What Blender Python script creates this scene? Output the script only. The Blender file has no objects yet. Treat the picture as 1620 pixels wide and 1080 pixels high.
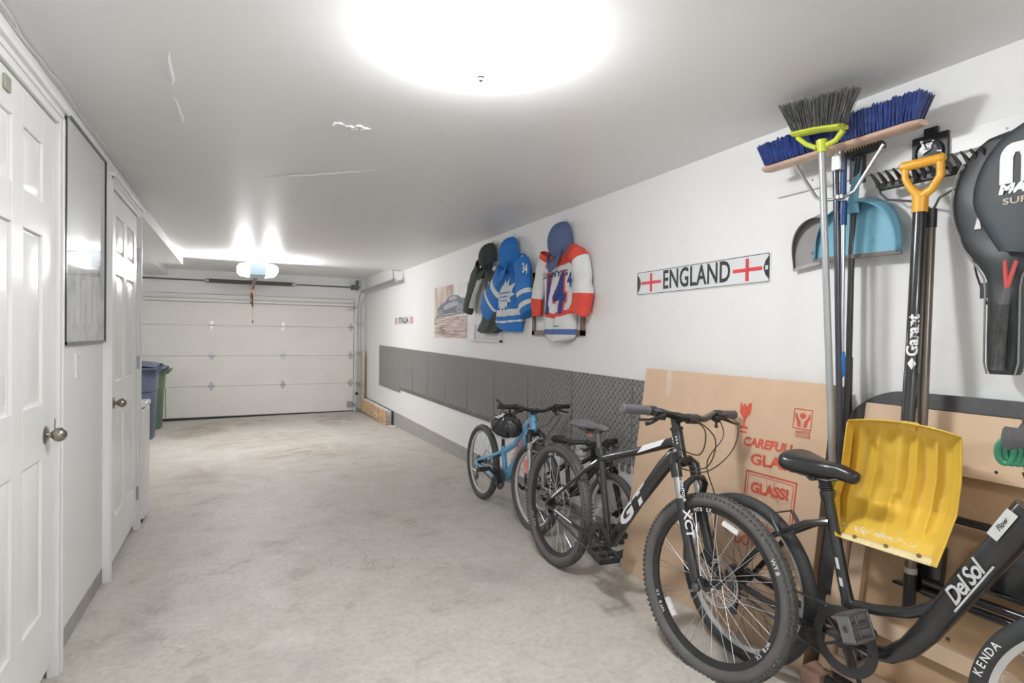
import bpy, math, random
from mathutils import Matrix, Vector, Euler
from math import sin, cos, pi, radians as R_
random.seed(7)
SC = bpy.context.scene
COL = SC.collection
V = Vector

# ---------------------------------------------------------------- camera
F_PX = 890.0
YAW, PITCH, ROLL = R_(25.9), R_(-0.6), R_(0.72)
EYE = V((0, 0, 1.28))
fwd = V((sin(YAW)*cos(PITCH), cos(YAW)*cos(PITCH), sin(PITCH)))
r0 = V((cos(YAW), -sin(YAW), 0)); u0 = r0.cross(fwd)
RT = r0*cos(ROLL) + u0*sin(ROLL); UP = -r0*sin(ROLL) + u0*cos(ROLL)
cd = bpy.data.cameras.new('camera'); cam = bpy.data.objects.new('camera', cd); COL.objects.link(cam)
cd.sensor_width = 36; cd.sensor_fit = 'HORIZONTAL'; cd.lens = F_PX/1620*36; cd.clip_start = .05
m = Matrix((RT, UP, -fwd)).transposed().to_4x4(); m.translation = EYE
cam.matrix_world = m
SC.camera = cam

def ray(px, py): return (px-810)/F_PX*RT - (py-540)/F_PX*UP + fwd
def atx(px, py, X=2.23):
    d = ray(px, py); return EYE + d*(X/d.x)
def aty(px, py, Y):
    d = ray(px, py); return EYE + d*(Y/d.y)
def atz(px, py, Z):
    d = ray(px, py); return EYE + d*((Z-EYE.z)/d.z)

# ---------------------------------------------------------------- world, exposure, room light
w = bpy.data.worlds.new('world'); SC.world = w; w.use_nodes = True
w.node_tree.nodes['Background'].inputs[0].default_value = (.85, .92, 1, 1)
w.node_tree.nodes['Background'].inputs[1].default_value = .6
SC.view_settings.view_transform = 'Standard'; SC.view_settings.look = 'None'
SC.view_settings.exposure = 0.72; SC.view_settings.gamma = 1; SC.view_settings.use_curve_mapping = False
LAMP_E = 85.0        # ceiling dome lamp and the added fill dome
OPENER_E = 58.0      # garage door opener lamps

# room sizes
XR, XL, YB, YF = 2.23, -.651, 11.3, -2.6
XD = -.630      # door faces
ZC, ZH = 2.24, 2.36
def fz(y, x=1.6): return -.0245*(y-1.5) - .010*(1.6-x)

# ---------------------------------------------------------------- object helpers
WM = {}
def put(o, name, label=None, cat=None, group=None, kind=None):
    if label: o['label'] = label
    if cat: o['category'] = cat
    if group: o['group'] = group
    if kind: o['kind'] = kind
    return o
def thing(name, loc, label, cat, rot=(0,0,0), group=None, kind=None):
    o = bpy.data.objects.new(name, None); COL.objects.link(o)
    o.location = loc; o.rotation_euler = rot; o.empty_display_size = .1
    WM[o] = Matrix.LocRotScale(V(loc), Euler(rot), None)
    return put(o, name, label, cat, group, kind)

class MB:
    def __init__(s, M=None): s.v = []; s.f = []; s.mi = []; s.cur = 0; s.M = M
    def add(s, vs, fs):
        b = len(s.v)
        if s.M is not None: vs = [s.M @ V(p) for p in vs]
        s.v += [V(p) for p in vs]
        for f in fs: s.f.append([i+b for i in f]); s.mi.append(s.cur)
        return s
    def box(s, a, b, T=None):
        x0, y0, z0 = a; x1, y1, z1 = b
        vs = [V(p) for p in ((x0,y0,z0),(x1,y0,z0),(x1,y1,z0),(x0,y1,z0),(x0,y0,z1),(x1,y0,z1),(x1,y1,z1),(x0,y1,z1))]
        if T is not None: vs = [T @ p for p in vs]
        return s.add(vs, [(0,3,2,1),(4,5,6,7),(0,1,5,4),(1,2,6,5),(2,3,7,6),(3,0,4,7)])
    def cbox(s, c, sz, rot=(0,0,0)):
        T = Matrix.Translation(V(c)) @ Euler([R_(a) for a in rot]).to_matrix().to_4x4()
        h = V(sz)/2
        return s.box(-h, h, T)
    def tube(s, pts, r, n=10, closed=False, caps=True, flat=None, up=None):
        pts = [V(p) for p in pts]; N = len(pts)
        rs = r if isinstance(r, (list, tuple)) else [r]*N
        tans = []
        for i in range(N):
            a = pts[(i-1) % N] if (closed or i > 0) else pts[i]
            b = pts[(i+1) % N] if (closed or i < N-1) else pts[i]
            t = (b-a); tans.append(t.normalized() if t.length > 1e-9 else V((0,0,1)))
        t = tans[0]; ref = V(up) if up else (V((0,0,1)) if abs(t.z) < .9 else V((1,0,0)))
        nrm = (ref - t*ref.dot(t)).normalized()
        vs = []
        for i in range(N):
            t = tans[i]
            if up: q = V(up); nrm = (q - t*q.dot(t)).normalized()
            else: nrm = (nrm - t*nrm.dot(t)).normalized()
            bi = t.cross(nrm)
            ra = rs[i]; rb = ra
            if isinstance(ra, (list, tuple)): ra, rb = ra
            elif flat: rb = ra*flat
            for k in range(n):
                a = 2*pi*k/n; vs.append(pts[i] + nrm*(ra*cos(a)) + bi*(rb*sin(a)))
        fs = []
        for i in range(N if closed else N-1):
            j = (i+1) % N
            for k in range(n):
                l = (k+1) % n; fs.append((i*n+k, i*n+l, j*n+l, j*n+k))
        if caps and not closed:
            fs.append(tuple(range(n-1, -1, -1))); fs.append(tuple((N-1)*n+k for k in range(n)))
        return s.add(vs, fs)
    def cyl(s, a, b, r, n=16, r2=None): return s.tube([a, b], [r, r if r2 is None else r2], n)
    def lathe(s, prof, c=(0,0,0), axis=(0,0,1), n=32, caps=False):
        ax = V(axis).normalized(); ref = V((1,0,0)) if abs(ax.x) < .9 else V((0,1,0))
        e1 = (ref - ax*ref.dot(ax)).normalized(); e2 = ax.cross(e1); c = V(c)
        vs = []
        for (r, h) in prof:
            for k in range(n):
                a = 2*pi*k/n; vs.append(c + ax*h + e1*(r*cos(a)) + e2*(r*sin(a)))
        P = len(prof); fs = []
        for i in range(P-1):
            for k in range(n):
                l = (k+1) % n; fs.append((i*n+k, i*n+l, (i+1)*n+l, (i+1)*n+k))
        if caps: fs.append(tuple(range(n-1,-1,-1))); fs.append(tuple((P-1)*n+k for k in range(n)))
        return s.add(vs, fs)
    def ring(s, c, axis, Rr, prof, n=64):
        # closed profile (dr, dh) swept round the axis
        pr = [(Rr+a, b) for a, b in prof]; pr.append(pr[0])
        return s.lathe(pr, c, axis, n)
    def prism(s, out, fn, d0, d1):
        # out: 2D outline; fn(u, v, d) -> 3D ; n-gon caps
        n = len(out)
        vs = [fn(u, v, d0) for u, v in out] + [fn(u, v, d1) for u, v in out]
        fs = [tuple(range(n)), tuple(range(2*n-1, n-1, -1))]
        for i in range(n):
            j = (i+1) % n; fs.append((i, n+i, n+j, j))
        return s.add(vs, fs)
    def grid(s, fn, nu, nv, matfn=None, closeu=False):
        vs = [fn(i/nu, j/nv) for j in range(nv+1) for i in range(nu+1)]
        b = s.cur
        base = len(s.v)
        if s.M is not None: vs = [s.M @ V(p) for p in vs]
        s.v += [V(p) for p in vs]
        for j in range(nv):
            for i in range(nu):
                s.f.append([base+j*(nu+1)+i, base+j*(nu+1)+i+1, base+(j+1)*(nu+1)+i+1, base+(j+1)*(nu+1)+i])
                s.mi.append(matfn((i+.5)/nu, (j+.5)/nv) if matfn else b)
        return s
    def build(s, name, mat, parent=None, local=False, bev=0, smooth=True, angle=35, solid=0, sub=0, origin=None, fixn=True):
        vs = s.v; mats = mat if isinstance(mat, (list, tuple)) else [mat]
        loc = V((0,0,0))
        if parent is None:
            if origin is not None: loc = V(origin)
            else:
                xs = [p.x for p in vs]; ys = [p.y for p in vs]; zs = [p.z for p in vs]
                loc = V(((min(xs)+max(xs))/2, (min(ys)+max(ys))/2, min(zs)))
            vs = [p-loc for p in vs]
        elif not local:
            inv = WM[parent].inverted(); vs = [inv @ p for p in vs]
        me = bpy.data.meshes.new(name); me.from_pydata([tuple(p) for p in vs], [], s.f)
        for mt in mats: me.materials.append(mt)
        for p, i in zip(me.polygons, s.mi): p.material_index = i
        me.validate(); me.update()
        if fixn:
            import bmesh
            bm = bmesh.new(); bm.from_mesh(me); bmesh.ops.recalc_face_normals(bm, faces=bm.faces); bm.to_mesh(me); bm.free()
        if smooth:
            me.shade_smooth(); me.set_sharp_from_angle(angle=R_(angle))
        o = bpy.data.objects.new(name, me); COL.objects.link(o)
        if parent is None: o.location = loc; WM[o] = Matrix.Translation(loc)
        else: o.parent = parent; WM[o] = WM[parent]
        if solid: md = o.modifiers.new('thick', 'SOLIDIFY'); md.thickness = solid; md.offset = 0
        if sub: md = o.modifiers.new('sub', 'SUBSURF'); md.levels = sub; md.render_levels = sub
        if bev: md = o.modifiers.new('bevel', 'BEVEL'); md.width = bev; md.segments = 2; md.limit_method = 'ANGLE'
        return o
def struct(mb, name, mat, label=None, **k):
    o = mb.build(name, mat, **k); o['kind'] = 'structure'
    if label: o['label'] = label
    return o

def glyph(txt, size=1, bold=0.0, shear=0, spacing=1, extrude=0.0, align='CENTER', xs=1.0):
    cu = bpy.data.curves.new('txt', 'FONT'); cu.body = txt; cu.size = size; cu.offset = bold; cu.shear = shear
    cu.space_character = spacing; cu.extrude = extrude; cu.align_x = align; cu.align_y = 'CENTER'; cu.resolution_u = 3
    cu.fill_mode = 'BOTH' if extrude else 'FRONT'
    ob = bpy.data.objects.new('txt', cu); COL.objects.link(ob)
    dg = bpy.context.evaluated_depsgraph_get(); dg.update()
    me = bpy.data.meshes.new_from_object(ob.evaluated_get(dg))
    vs = [(p.co.x*xs, p.co.y, p.co.z) for p in me.vertices]; fs = [tuple(p.vertices) for p in me.polygons]
    bpy.data.objects.remove(ob); bpy.data.curves.remove(cu); bpy.data.meshes.remove(me)
    return vs, fs
def letter(mb, txt, fn, **k):
    vs, fs = glyph(txt, **k); mb.add([fn(*p) for p in vs], fs); return mb
def on_wall(c, X, flipsign=1):
    # text plane facing -X, reading left to right towards -Y
    c = V(c)
    return lambda u, v, d: V((X - d, c.y - u, c.z + v))
def plane_fn(o, eu, ev):
    o, eu, ev = V(o), V(eu).normalized(), V(ev).normalized(); n = eu.cross(ev)
    return lambda u, v, d: o + eu*u + ev*v + n*d

# ---------------------------------------------------------------- materials
def mk(name): 
    mt = bpy.data.materials.new(name); mt.use_nodes = True
    return mt, mt.node_tree, mt.node_tree.nodes['Principled BSDF']
def nn(nt, t, **k):
    n = nt.nodes.new(t)
    for a, b in k.items(): setattr(n, a, b)
    return n
def ma(nt, op, *ins):
    n = nt.nodes.new('ShaderNodeMath'); n.operation = op
    for i, x in enumerate(ins):
        if isinstance(x, (int, float)): n.inputs[i].default_value = x
        else: nt.links.new(x, n.inputs[i])
    return n.outputs[0]
def ramp(nt, fac, stops):
    r = nt.nodes.new('ShaderNodeValToRGB'); nt.links.new(fac, r.inputs[0]); e = r.color_ramp.elements
    while len(e) < len(stops): e.new(.5)
    for x, (p, c) in zip(e, stops): x.position = p; x.color = (*c, 1) if len(c) == 3 else c
    return r.outputs[0]
def noise(nt, scale, detail=4, rough=.5, vec=None, dist=0):
    n = nt.nodes.new('ShaderNodeTexNoise'); n.inputs['Scale'].default_value = scale; n.inputs['Detail'].default_value = detail
    n.inputs['Roughness'].default_value = rough; n.inputs['Distortion'].default_value = dist
    if vec: nt.links.new(vec, n.inputs['Vector'])
    return n.outputs['Fac']
def objco(nt, scale=(1,1,1)):
    t = nt.nodes.new('ShaderNodeTexCoord'); mp = nt.nodes.new('ShaderNodeMapping'); mp.inputs['Scale'].default_value = scale
    nt.links.new(t.outputs['Object'], mp.inputs[0]); return mp.outputs[0]
def mixc(nt, fac, a, b, mode='MIX'):
    n = nt.nodes.new('ShaderNodeMix'); n.data_type = 'RGBA'; n.blend_type = mode
    for sck, x in ((n.inputs['Factor'], fac), (n.inputs['A'], a), (n.inputs['B'], b)):
        if isinstance(x, (int, float)): sck.default_value = x
        elif isinstance(x, tuple): sck.default_value = (*x, 1) if len(x) == 3 else x
        else: nt.links.new(x, sck)
    return n.outputs['Result']
def bump(nt, b, h, st=.2, dist=.01):
    n = nt.nodes.new('ShaderNodeBump'); n.inputs['Strength'].default_value = st; n.inputs['Distance'].default_value = dist
    nt.links.new(h, n.inputs['Height']); nt.links.new(n.outputs[0], b.inputs['Normal'])
MATS = {}
def mat(name, col, rough=.5, metal=0, var=.08, scale=12, bmp=0, coat=0, spec=.5, bscale=60, trans=0):
    if name in MATS: return MATS[name]
    mt, nt, b = mk(name)
    co = objco(nt); f = noise(nt, scale, 4, .55, co)
    lo = tuple(c*(1-var) for c in col); hi = tuple(min(1, c*(1+var)) for c in col)
    nt.links.new(ramp(nt, f, [(.3, lo), (.7, hi)]), b.inputs['Base Color'])
    b.inputs['Roughness'].default_value = rough; b.inputs['Metallic'].default_value = metal
    b.inputs['Coat Weight'].default_value = coat; b.inputs['Specular IOR Level'].default_value = spec
    b.inputs['Transmission Weight'].default_value = trans
    if bmp: bump(nt, b, noise(nt, bscale, 3, .5, co), bmp, .004)
    MATS[name] = mt; return mt
def emis(name, col, st):
    mt, nt, b = mk(name); b.inputs['Base Color'].default_value = (*col, 1)
    b.inputs['Emission Color'].default_value = (*col, 1); b.inputs['Emission Strength'].default_value = st
    nt.nodes  # lamp glass gives off light
    return mt

M_white = mat('white_paint', (.84,.84,.82), .45, var=.02, scale=3)
M_trim = mat('white_gloss_trim', (.86,.86,.85), .3, var=.015, scale=3)
M_black = mat('black_plastic', (.028,.028,.029), .42, var=.2)
M_blackgloss = mat('black_gloss_paint', (.026,.027,.029), .25, var=.15, coat=.3)
M_rubber = mat('tyre_rubber', (.07,.07,.07), .75, var=.25, scale=30, bmp=.3)
M_greyrub = mat('grey_rubber', (.10,.10,.105), .7, var=.15)
M_steel = mat('bright_steel', (.62,.62,.64), .28, 1, var=.08)
M_alu = mat('brushed_aluminium', (.55,.56,.58), .38, 1, var=.06, scale=20)
M_nickel = mat('satin_nickel', (.36,.33,.285), .28, 1, var=.06)
M_dsteel = mat('dark_steel', (.16,.16,.17), .4, .8, var=.15)
M_whitedec = mat('white_decal', (.85,.85,.86), .4, var=.02)
M_spoke = mat('spoke_steel', (.75,.75,.76), .25, 1, var=.03)
# ================================================================ THE SETTING
def floor_mat():
    mt, nt, b = mk('worn_concrete'); co = objco(nt)
    n1 = noise(nt, .9, 6, .62, co, .6); n2 = noise(nt, 4.5, 6, .65, co, .3); n3 = noise(nt, 38, 4, .6, co)
    base = ramp(nt, n1, [(.30, (.46,.42,.36)), (.50, (.56,.52,.46)), (.72, (.65,.615,.56))])
    c2 = mixc(nt, .72, base, ramp(nt, n2, [(.30, (.35,.315,.265)), (.42, (.55,.51,.45)), (.75, (.67,.64,.59))]))
    c3 = mixc(nt, .30, c2, ramp(nt, n3, [(.32, (.36,.335,.30)), (.58, (.66,.63,.585))]))
    n5 = noise(nt, 11, 5, .7, co, 1.2); c3 = mixc(nt, ma(nt, 'MULTIPLY', ma(nt, 'MAXIMUM', ma(nt, 'SUBTRACT', n5, .60), 0.0), 3.5), c3, (.33,.31,.28))
    n6 = noise(nt, 7, 5, .7, co, 2.0); c3 = mixc(nt, ma(nt, 'MULTIPLY', ma(nt, 'MAXIMUM', ma(nt, 'SUBTRACT', n6, .58), 0.0), 3.0), c3, (.80,.78,.75))
    # brown tyre stains towards the garage door
    sep = nn(nt, 'ShaderNodeSeparateXYZ'); nt.links.new(co, sep.inputs[0]); X, Y = sep.outputs[0], sep.outputs[1]
    def blob(cx, cy, rx, ry):
        return ma(nt, 'ADD', ma(nt, 'POWER', ma(nt, 'DIVIDE', ma(nt, 'SUBTRACT', X, cx), rx), 2.0),
                  ma(nt, 'POWER', ma(nt, 'DIVIDE', ma(nt, 'SUBTRACT', Y, cy), ry), 2.0))
    n4 = noise(nt, 2.6, 6, .7, co, .8)
    for (cx, cy, rx, ry, st) in ((-.55,9.6,.45,.9,.75), (.75,7.1,.8,.7,.5), (-.05,10.4,.9,.6,.45), (1.5,10.2,.4,1.2,.6), (.2,8.3,1.0,.8,.3), (-.35,6.4,.3,.8,.3), (-.38,3.1,.14,.5,.5), (.1,2.3,.35,.28,.35), (1.15,2.75,.5,.3,.25)):
        d = ma(nt, 'SUBTRACT', 1.0, blob(cx, cy, rx, ry)); d = ma(nt, 'MAXIMUM', d, 0.0)
        msk = ma(nt, 'MULTIPLY', d, ma(nt, 'MULTIPLY', ma(nt, 'MAXIMUM', ma(nt, 'SUBTRACT', n4, .38), 0.0), st*9.0))
        msk = ma(nt, 'MINIMUM', msk, .75)
        c3 = mixc(nt, msk, c3, (.33,.27,.21) if cy > 5 else (.36,.34,.31))
    # control joint / crack across the slab
    wob = ma(nt, 'MULTIPLY', ma(nt, 'SUBTRACT', noise(nt, 3, 4, .6, co), .5), .35)
    dd = ma(nt, 'ABSOLUTE', ma(nt, 'SUBTRACT', ma(nt, 'ADD', Y, wob), 5.95))
    crack = ma(nt, 'MULTIPLY', ma(nt, 'LESS_THAN', dd, .012), .45)
    c3 = mixc(nt, crack, c3, (.34,.27,.22))
    vo = nn(nt, 'ShaderNodeTexVoronoi'); vo.feature = 'DISTANCE_TO_EDGE'; vo.inputs['Scale'].default_value = .75
    wv = nn(nt, 'ShaderNodeVectorMath'); wv.operation = 'ADD'; nz = nn(nt, 'ShaderNodeTexNoise'); nz.inputs['Scale'].default_value = 2.2; nz.inputs['Detail'].default_value = 6
    nt.links.new(co, nz.inputs['Vector']); nt.links.new(co, wv.inputs[0]); nt.links.new(nz.outputs['Color'], wv.inputs[1]); nt.links.new(wv.outputs[0], vo.inputs['Vector'])
    hair = ma(nt, 'MULTIPLY', ma(nt, 'LESS_THAN', vo.outputs['Distance'], .0045), ma(nt, 'MULTIPLY', ma(nt, 'GREATER_THAN', noise(nt, 1.3, 3, .5, co), .50), .38))
    c3 = mixc(nt, hair, c3, (.30,.28,.25))
    nt.links.new(c3, b.inputs['Base Color'])
    nt.links.new(ramp(nt, n2, [(.3, (.62,)*3), (.7, (.45,)*3)]), b.inputs['Roughness'])
    bump(nt, b, ma(nt, 'ADD', n3, n2), .12, .006)
    return mt
def plaster(name, col, rough=.6, dirt=.03):
    mt, nt, b = mk(name); co = objco(nt)
    n1 = noise(nt, .8, 4, .55, co); n2 = noise(nt, 7, 5, .6, co)
    c = mixc(nt, .5, ramp(nt, n1, [(.3, tuple(x*(1-dirt) for x in col)), (.65, col)]), ramp(nt, n2, [(.25, tuple(x*(1-dirt*1.6) for x in col)), (.45, col)]))
    nt.links.new(c, b.inputs['Base Color']); b.inputs['Roughness'].default_value = rough
    bump(nt, b, ma(nt, 'ADD', noise(nt, 3, 3, .5, co), ma(nt, 'MULTIPLY', noise(nt, 90, 3, .5, co), .12)), .10, .01)
    return mt
M_floor = floor_mat()
M_wall = plaster('wall_plaster', (.88,.88,.872))
M_ceil = plaster('ceiling_plaster', (.86,.86,.86), .44)
M_curb = mat('curb_concrete', (.40,.39,.365), .8, var=.1, scale=9, bmp=.3)
M_doorp = mat('door_paint', (.87,.87,.855), .28, var=.02, scale=4, bmp=.03, bscale=25)

fl = MB()
fl.grid(lambda u, v: V((-2.1+4.5*u, YF-.1+(YB+.4-YF)*v, fz(YF-.1+(YB+.4-YF)*v, -2.1+4.5*u))), 8, 24)
struct(fl, 'floor', M_floor, 'stained pale concrete garage floor', origin=(0,0,0), fixn=False)

c = MB(); c.box((-2.1, YF-.1, ZC), (2.35, 8.42, ZC+.3))
struct(c, 'ceiling', M_ceil, 'flat painted plasterboard ceiling', origin=(0,0,0))
c = MB(); c.box((-2.1, 8.42, ZH), (2.35, 11.45, ZH+.18))
struct(c, 'ceiling', M_ceil, 'raised part of the ceiling over the garage door', origin=(0,0,0))
c = MB(); c.box((-2.1, 4.78, 2.145), (-.66, 8.42, 2.24)); 
struct(c, 'trim_1', M_ceil, 'dropped soffit over the alcove beyond the second door', origin=(0,0,0))
c = MB(); c.box((-2.1, 8.42, 2.245), (-1.10, 11.3, 2.36))
struct(c, 'trim_2', M_ceil, 'boxed soffit beside the garage door', origin=(0,0,0))

# right wall on a concrete curb
c = MB(); c.box((XR, YF-.1, .05), (XR+.12, YB+.12, 2.37)); struct(c, 'wall_right', M_wall, 'long white garage wall', origin=(0,0,0))
c = MB(); c.box((XR+.006, YF-.1, -.32), (XR+.12, YB+.12, .047)); struct(c, 'baseboard_right', M_curb, 'bare concrete curb under the right wall', origin=(0,0,0))
c = MB(); c.tube([(XR+.004, 6.75, .022), (XR+.004, 3.0, .03)], .006, 6); struct(c, 'trim_3', M_curb, 'thin strip along the concrete curb')
# back wall with the garage door opening
DX0, DX1, DZ1 = -1.62, 2.03, 1.95
c = MB(); c.box((-2.1, YB, -.3), (DX0, YB+.12, 2.37)); c.box((DX1, YB, -.3), (XR, YB+.12, 2.37)); c.box((DX0, YB, DZ1), (DX1, YB+.12, 2.37))
struct(c, 'wall_back', M_wall, 'white wall round the garage door', origin=(0,0,0))
c = MB(); c.box((-2.1, YF-.1, -.1), (XR, YF, 2.37)); struct(c, 'wall_front', M_wall, 'white wall behind the viewer', origin=(0,0,0))
# left wall: pieces round two doors, then an alcove
D1 = (1.88, 2.69, .022, 2.065); D2 = (3.70, 4.625, -.02, 2.06)
c = MB()
XB = XL-.12
c.box((XB, YF-.1, -.1), (XL, D1[0], ZC)); c.prism([(D1[1],.042),(D2[0],.008),(D2[0],ZC),(D1[1],ZC)], lambda u, v, d: V((d, u, v)), XB, XL); c.box((XB, D2[1], .0), (XL, 4.765, ZC))
c.box((XB, D1[0], D1[3]), (XL, D1[1], ZC)); c.box((XB, D2[0], D2[3]), (XL, D2[1], ZC))
c.box((-2.1, 4.66, -.3), (XB, 4.765, ZC)); c.box((-2.1, 4.7, -.35), (-1.95, YB, ZH))
struct(c, 'wall_left', M_wall, 'white wall with two doors and the alcove beyond', origin=(0,0,0))
c = MB(); c.prism([(D1[1]+.02,-.2),(D2[0]-.02,-.2),(D2[0]-.02,.008),(D1[1]+.02,.042)], lambda u, v, d: V((d, u, v)), XB, XL-.003); struct(c, 'baseboard_left', M_curb, 'concrete curb between the two doors', origin=(0,0,0))
c = MB(); c.box((XB, D2[0], -.14), (XL-.012, D2[1], D2[2]-.012)); c.box((XB, D1[0], -.1), (XL-.012, D1[1], D1[2]-.012))
struct(c, 'trim_4', M_curb, 'worn concrete sills under the doors', origin=(0,0,0))

def casing(y0, y1, zb, zt, name, label):
    c = MB(); wd, th = .048, .034
    for (a, b2) in ((y0-wd, y0), (y1, y1+wd)):
        zz = fz(a, XL)-.004
        c.box((XL-.002, a, zz), (XL+th, b2, zt+wd))
        o = a if a < y0 else b2-.02
        c.box((XL+th, o, zz), (XL+th+.006, o+.02, zt+wd))
    c.box((XL-.002, y0, zt), (XL+th, y1, zt+wd)); c.box((XL+th, y0-wd, zt+wd-.02), (XL+th+.006, y1+wd, zt+wd)); c.box((XL-.002, y0-wd-.005, zt+wd), (XL+th+.02, y1+wd+.005, zt+wd+.02))
    c.box((XL+th, y0, zt+.03), (XL+th+.004, y1, zt+.045))
    # jamb
    c.box((XB, y0-.02, zb), (XL, y0, zt+.02)); c.box((XB, y1, zb), (XL, y1+.02, zt+.02)); c.box((XB, y0, zt), (XL, y1, zt+.02))
    struct(c, name, M_trim, label, bev=.002)
casing(D1[0], D1[1], D1[2], D1[3], 'trim_5', 'white casing round the nearer door')
casing(D2[0], D2[1], D2[2], D2[3], 'trim_6', 'white casing round the farther door')

def panel_door(name, y0, y1, z0, z1, label):
    y0 += .005; y1 -= .006; z1 -= .005
    Wd, Hd = y1-y0, z1-z0
    root = MB(); xf = XD; rec = .011
    root.box((xf-.034, y0, z0), (xf-rec, y1, z1))
    st = .15; mu = .10; pw = (Wd-2*st-mu)/2
    rows = [(.24, .80), (1.00, 1.60), (1.72, 1.93)]; k = Hd/2.05
    rows = [(a*k, b*k) for a, b in rows]
    for a, b2 in ((0, st), (st+pw, st+pw+mu), (Wd-st, Wd)): root.box((xf-rec, y0+a, z0), (xf, y0+b2, z1))
    zs = [0, rows[0][0], rows[0][1], rows[1][0], rows[1][1], rows[2][0], rows[2][1], Hd]
    for i in range(0, 8, 2):
        for a in (st, st+pw+mu): root.box((xf-rec, y0+a, z0+zs[i]), (xf, y0+a+pw, z0+zs[i+1]))
    for (a, b2) in rows:
        for q in (st, st+pw+mu):
            # sloped raised field
            m1, m2 = .012, .042
            o = [(q+m1, a+m1), (q+pw-m1, a+m1), (q+pw-m1, b2-m1), (q+m1, b2-m1)]; i_ = [(q+m2, a+m2), (q+pw-m2, a+m2), (q+pw-m2, b2-m2), (q+m2, b2-m2)]
            vs = [(xf-rec, y0+u, z0+v) for u, v in o] + [(xf-.002, y0+u, z0+v) for u, v in i_]
            root.add(vs, [(0,1,5,4), (1,2,6,5), (2,3,7,6), (3,0,4,7), (4,5,6,7)])
    d = struct(root, name, M_doorp, label, bev=.0015, angle=20)
    return d
door1 = panel_door('door_1', *D1, 'nearer white six-panel door')
door2 = panel_door('door_2', *D2, 'farther white six-panel door')
def knob(par, y, z, x=XD):
    k = MB(); k.lathe([(.0,.0),(.033,.0),(.033,.003),(.028,.006),(.013,.008),(.010,.012),(.010,.018),(.013,.020),(.016,.023),(.023,.030),(.026,.039),(.025,.048),(.019,.057),(.010,.063),(.0,.065)], (x, y, z), (1,0,0), 28)
    k.build('door_knob', M_nickel, par)
k = MB(); k.box((XD+.0, 2.15, 1.99), (XD+.008, 2.20, 2.035)); k.build('door_hook', mat('dull_green_bracket', (.36,.38,.30), .5), door1, bev=.003)
knob(door1, 2.572, .897); knob(door2, 3.80, .875)
k = MB(); k.box((XD-.008, 2.684, .875), (XD+.003, 2.694, .94)); k.build('latch_plate', M_nickel, door1)
for z in (1.80, 1.06, .16):
    k = MB(); k.box((XD-.004, 4.59, z-.045), (XD+.0025, 4.622, z+.045)); k.cyl((XD+.007, 4.618, z-.047), (XD+.007, 4.618, z+.047), .007, 10); k.build('hinge', M_alu, door2)

# garage door
gd = MB(); gd.box((DX0, YB+.03, -.29), (DX1, YB+.06, DZ1)); 
M_gdoor = mat('garage_door_steel', (.86,.84,.81), .42, var=.03, scale=2, bmp=.05, bscale=40)
door3 = struct(gd, 'door_3', M_gdoor, 'white sectional overhead garage door', origin=((DX0+DX1)/2, YB, -.25))
zs = [-.222, .317, .857, 1.397, DZ1-.01]
for i in range(4):
    p = MB(); a, b2 = zs[i]+.002, zs[i+1]-.002
    p.box((DX0+.01, YB-.045, a), (DX1-.01, YB+.028, b2))
    for j in range(1, 8):
        zz = a+(b2-a)*j/8
        p.box((DX0+.03, YB-.0465, zz-.0035), (DX1-.03, YB-.0445, zz+.0035))
    p.build('door_section', M_gdoor, door3, bev=.003)
p = MB(); p.box((DX0, YB-.05, -.275), (DX1, YB+.0, -.221)); p.build('bottom_seal', M_black, door3)
def hinge(x, z, s=1.0):
    h = MB(); h.box((x-.008, YB-.052, z-.075*s), (x+.008, YB-.045, z+.075*s)) if False else None
    h.prism([(-.045,0),(-.015,.075),(.015,.075),(.045,0),(.015,-.075),(-.015,-.075)], lambda u, v, d: V((x+u*s, YB-.047-d, z+v*s)), 0, .005)
    h.cyl((x-.055*s, YB-.06, z), (x+.055*s, YB-.06, z), .011, 10)
    h.build('section_hinge', M_alu, door3)
for x in (-1.56, -.433, .742, 1.965):
    for z in zs[1:4]: hinge(x, z)
for (x, z) in ((1.95, -.10), (1.95, 1.78)):
    h = MB(); h.box((x-.05, YB-.06, z-.06), (x+.06, YB-.045, z+.06)); h.cyl((x+.03, YB-.07, z), (x+.12, YB-.07, z), .012, 10); h.build('roller_bracket', M_alu, door3)
p = MB(); p.box((DX0+.02, YB-.085, 1.80), (DX1-.02, YB-.045, 1.806)); p.box((DX0+.02, YB-.085, 1.80), (DX1-.02, YB-.081, 1.86)); p.box((DX0+.02, YB-.085, 1.855), (DX1-.02, YB-.045, 1.86)); p.build('strut', M_gdoor, door3)
# garage door jamb trims
c = MB(); c.box((DX1-.0, YB-.02, -.25), (DX1+.05, YB+.0, 1.98)); struct(c, 'trim_7', M_trim, 'white stop beside the garage door')

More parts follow.
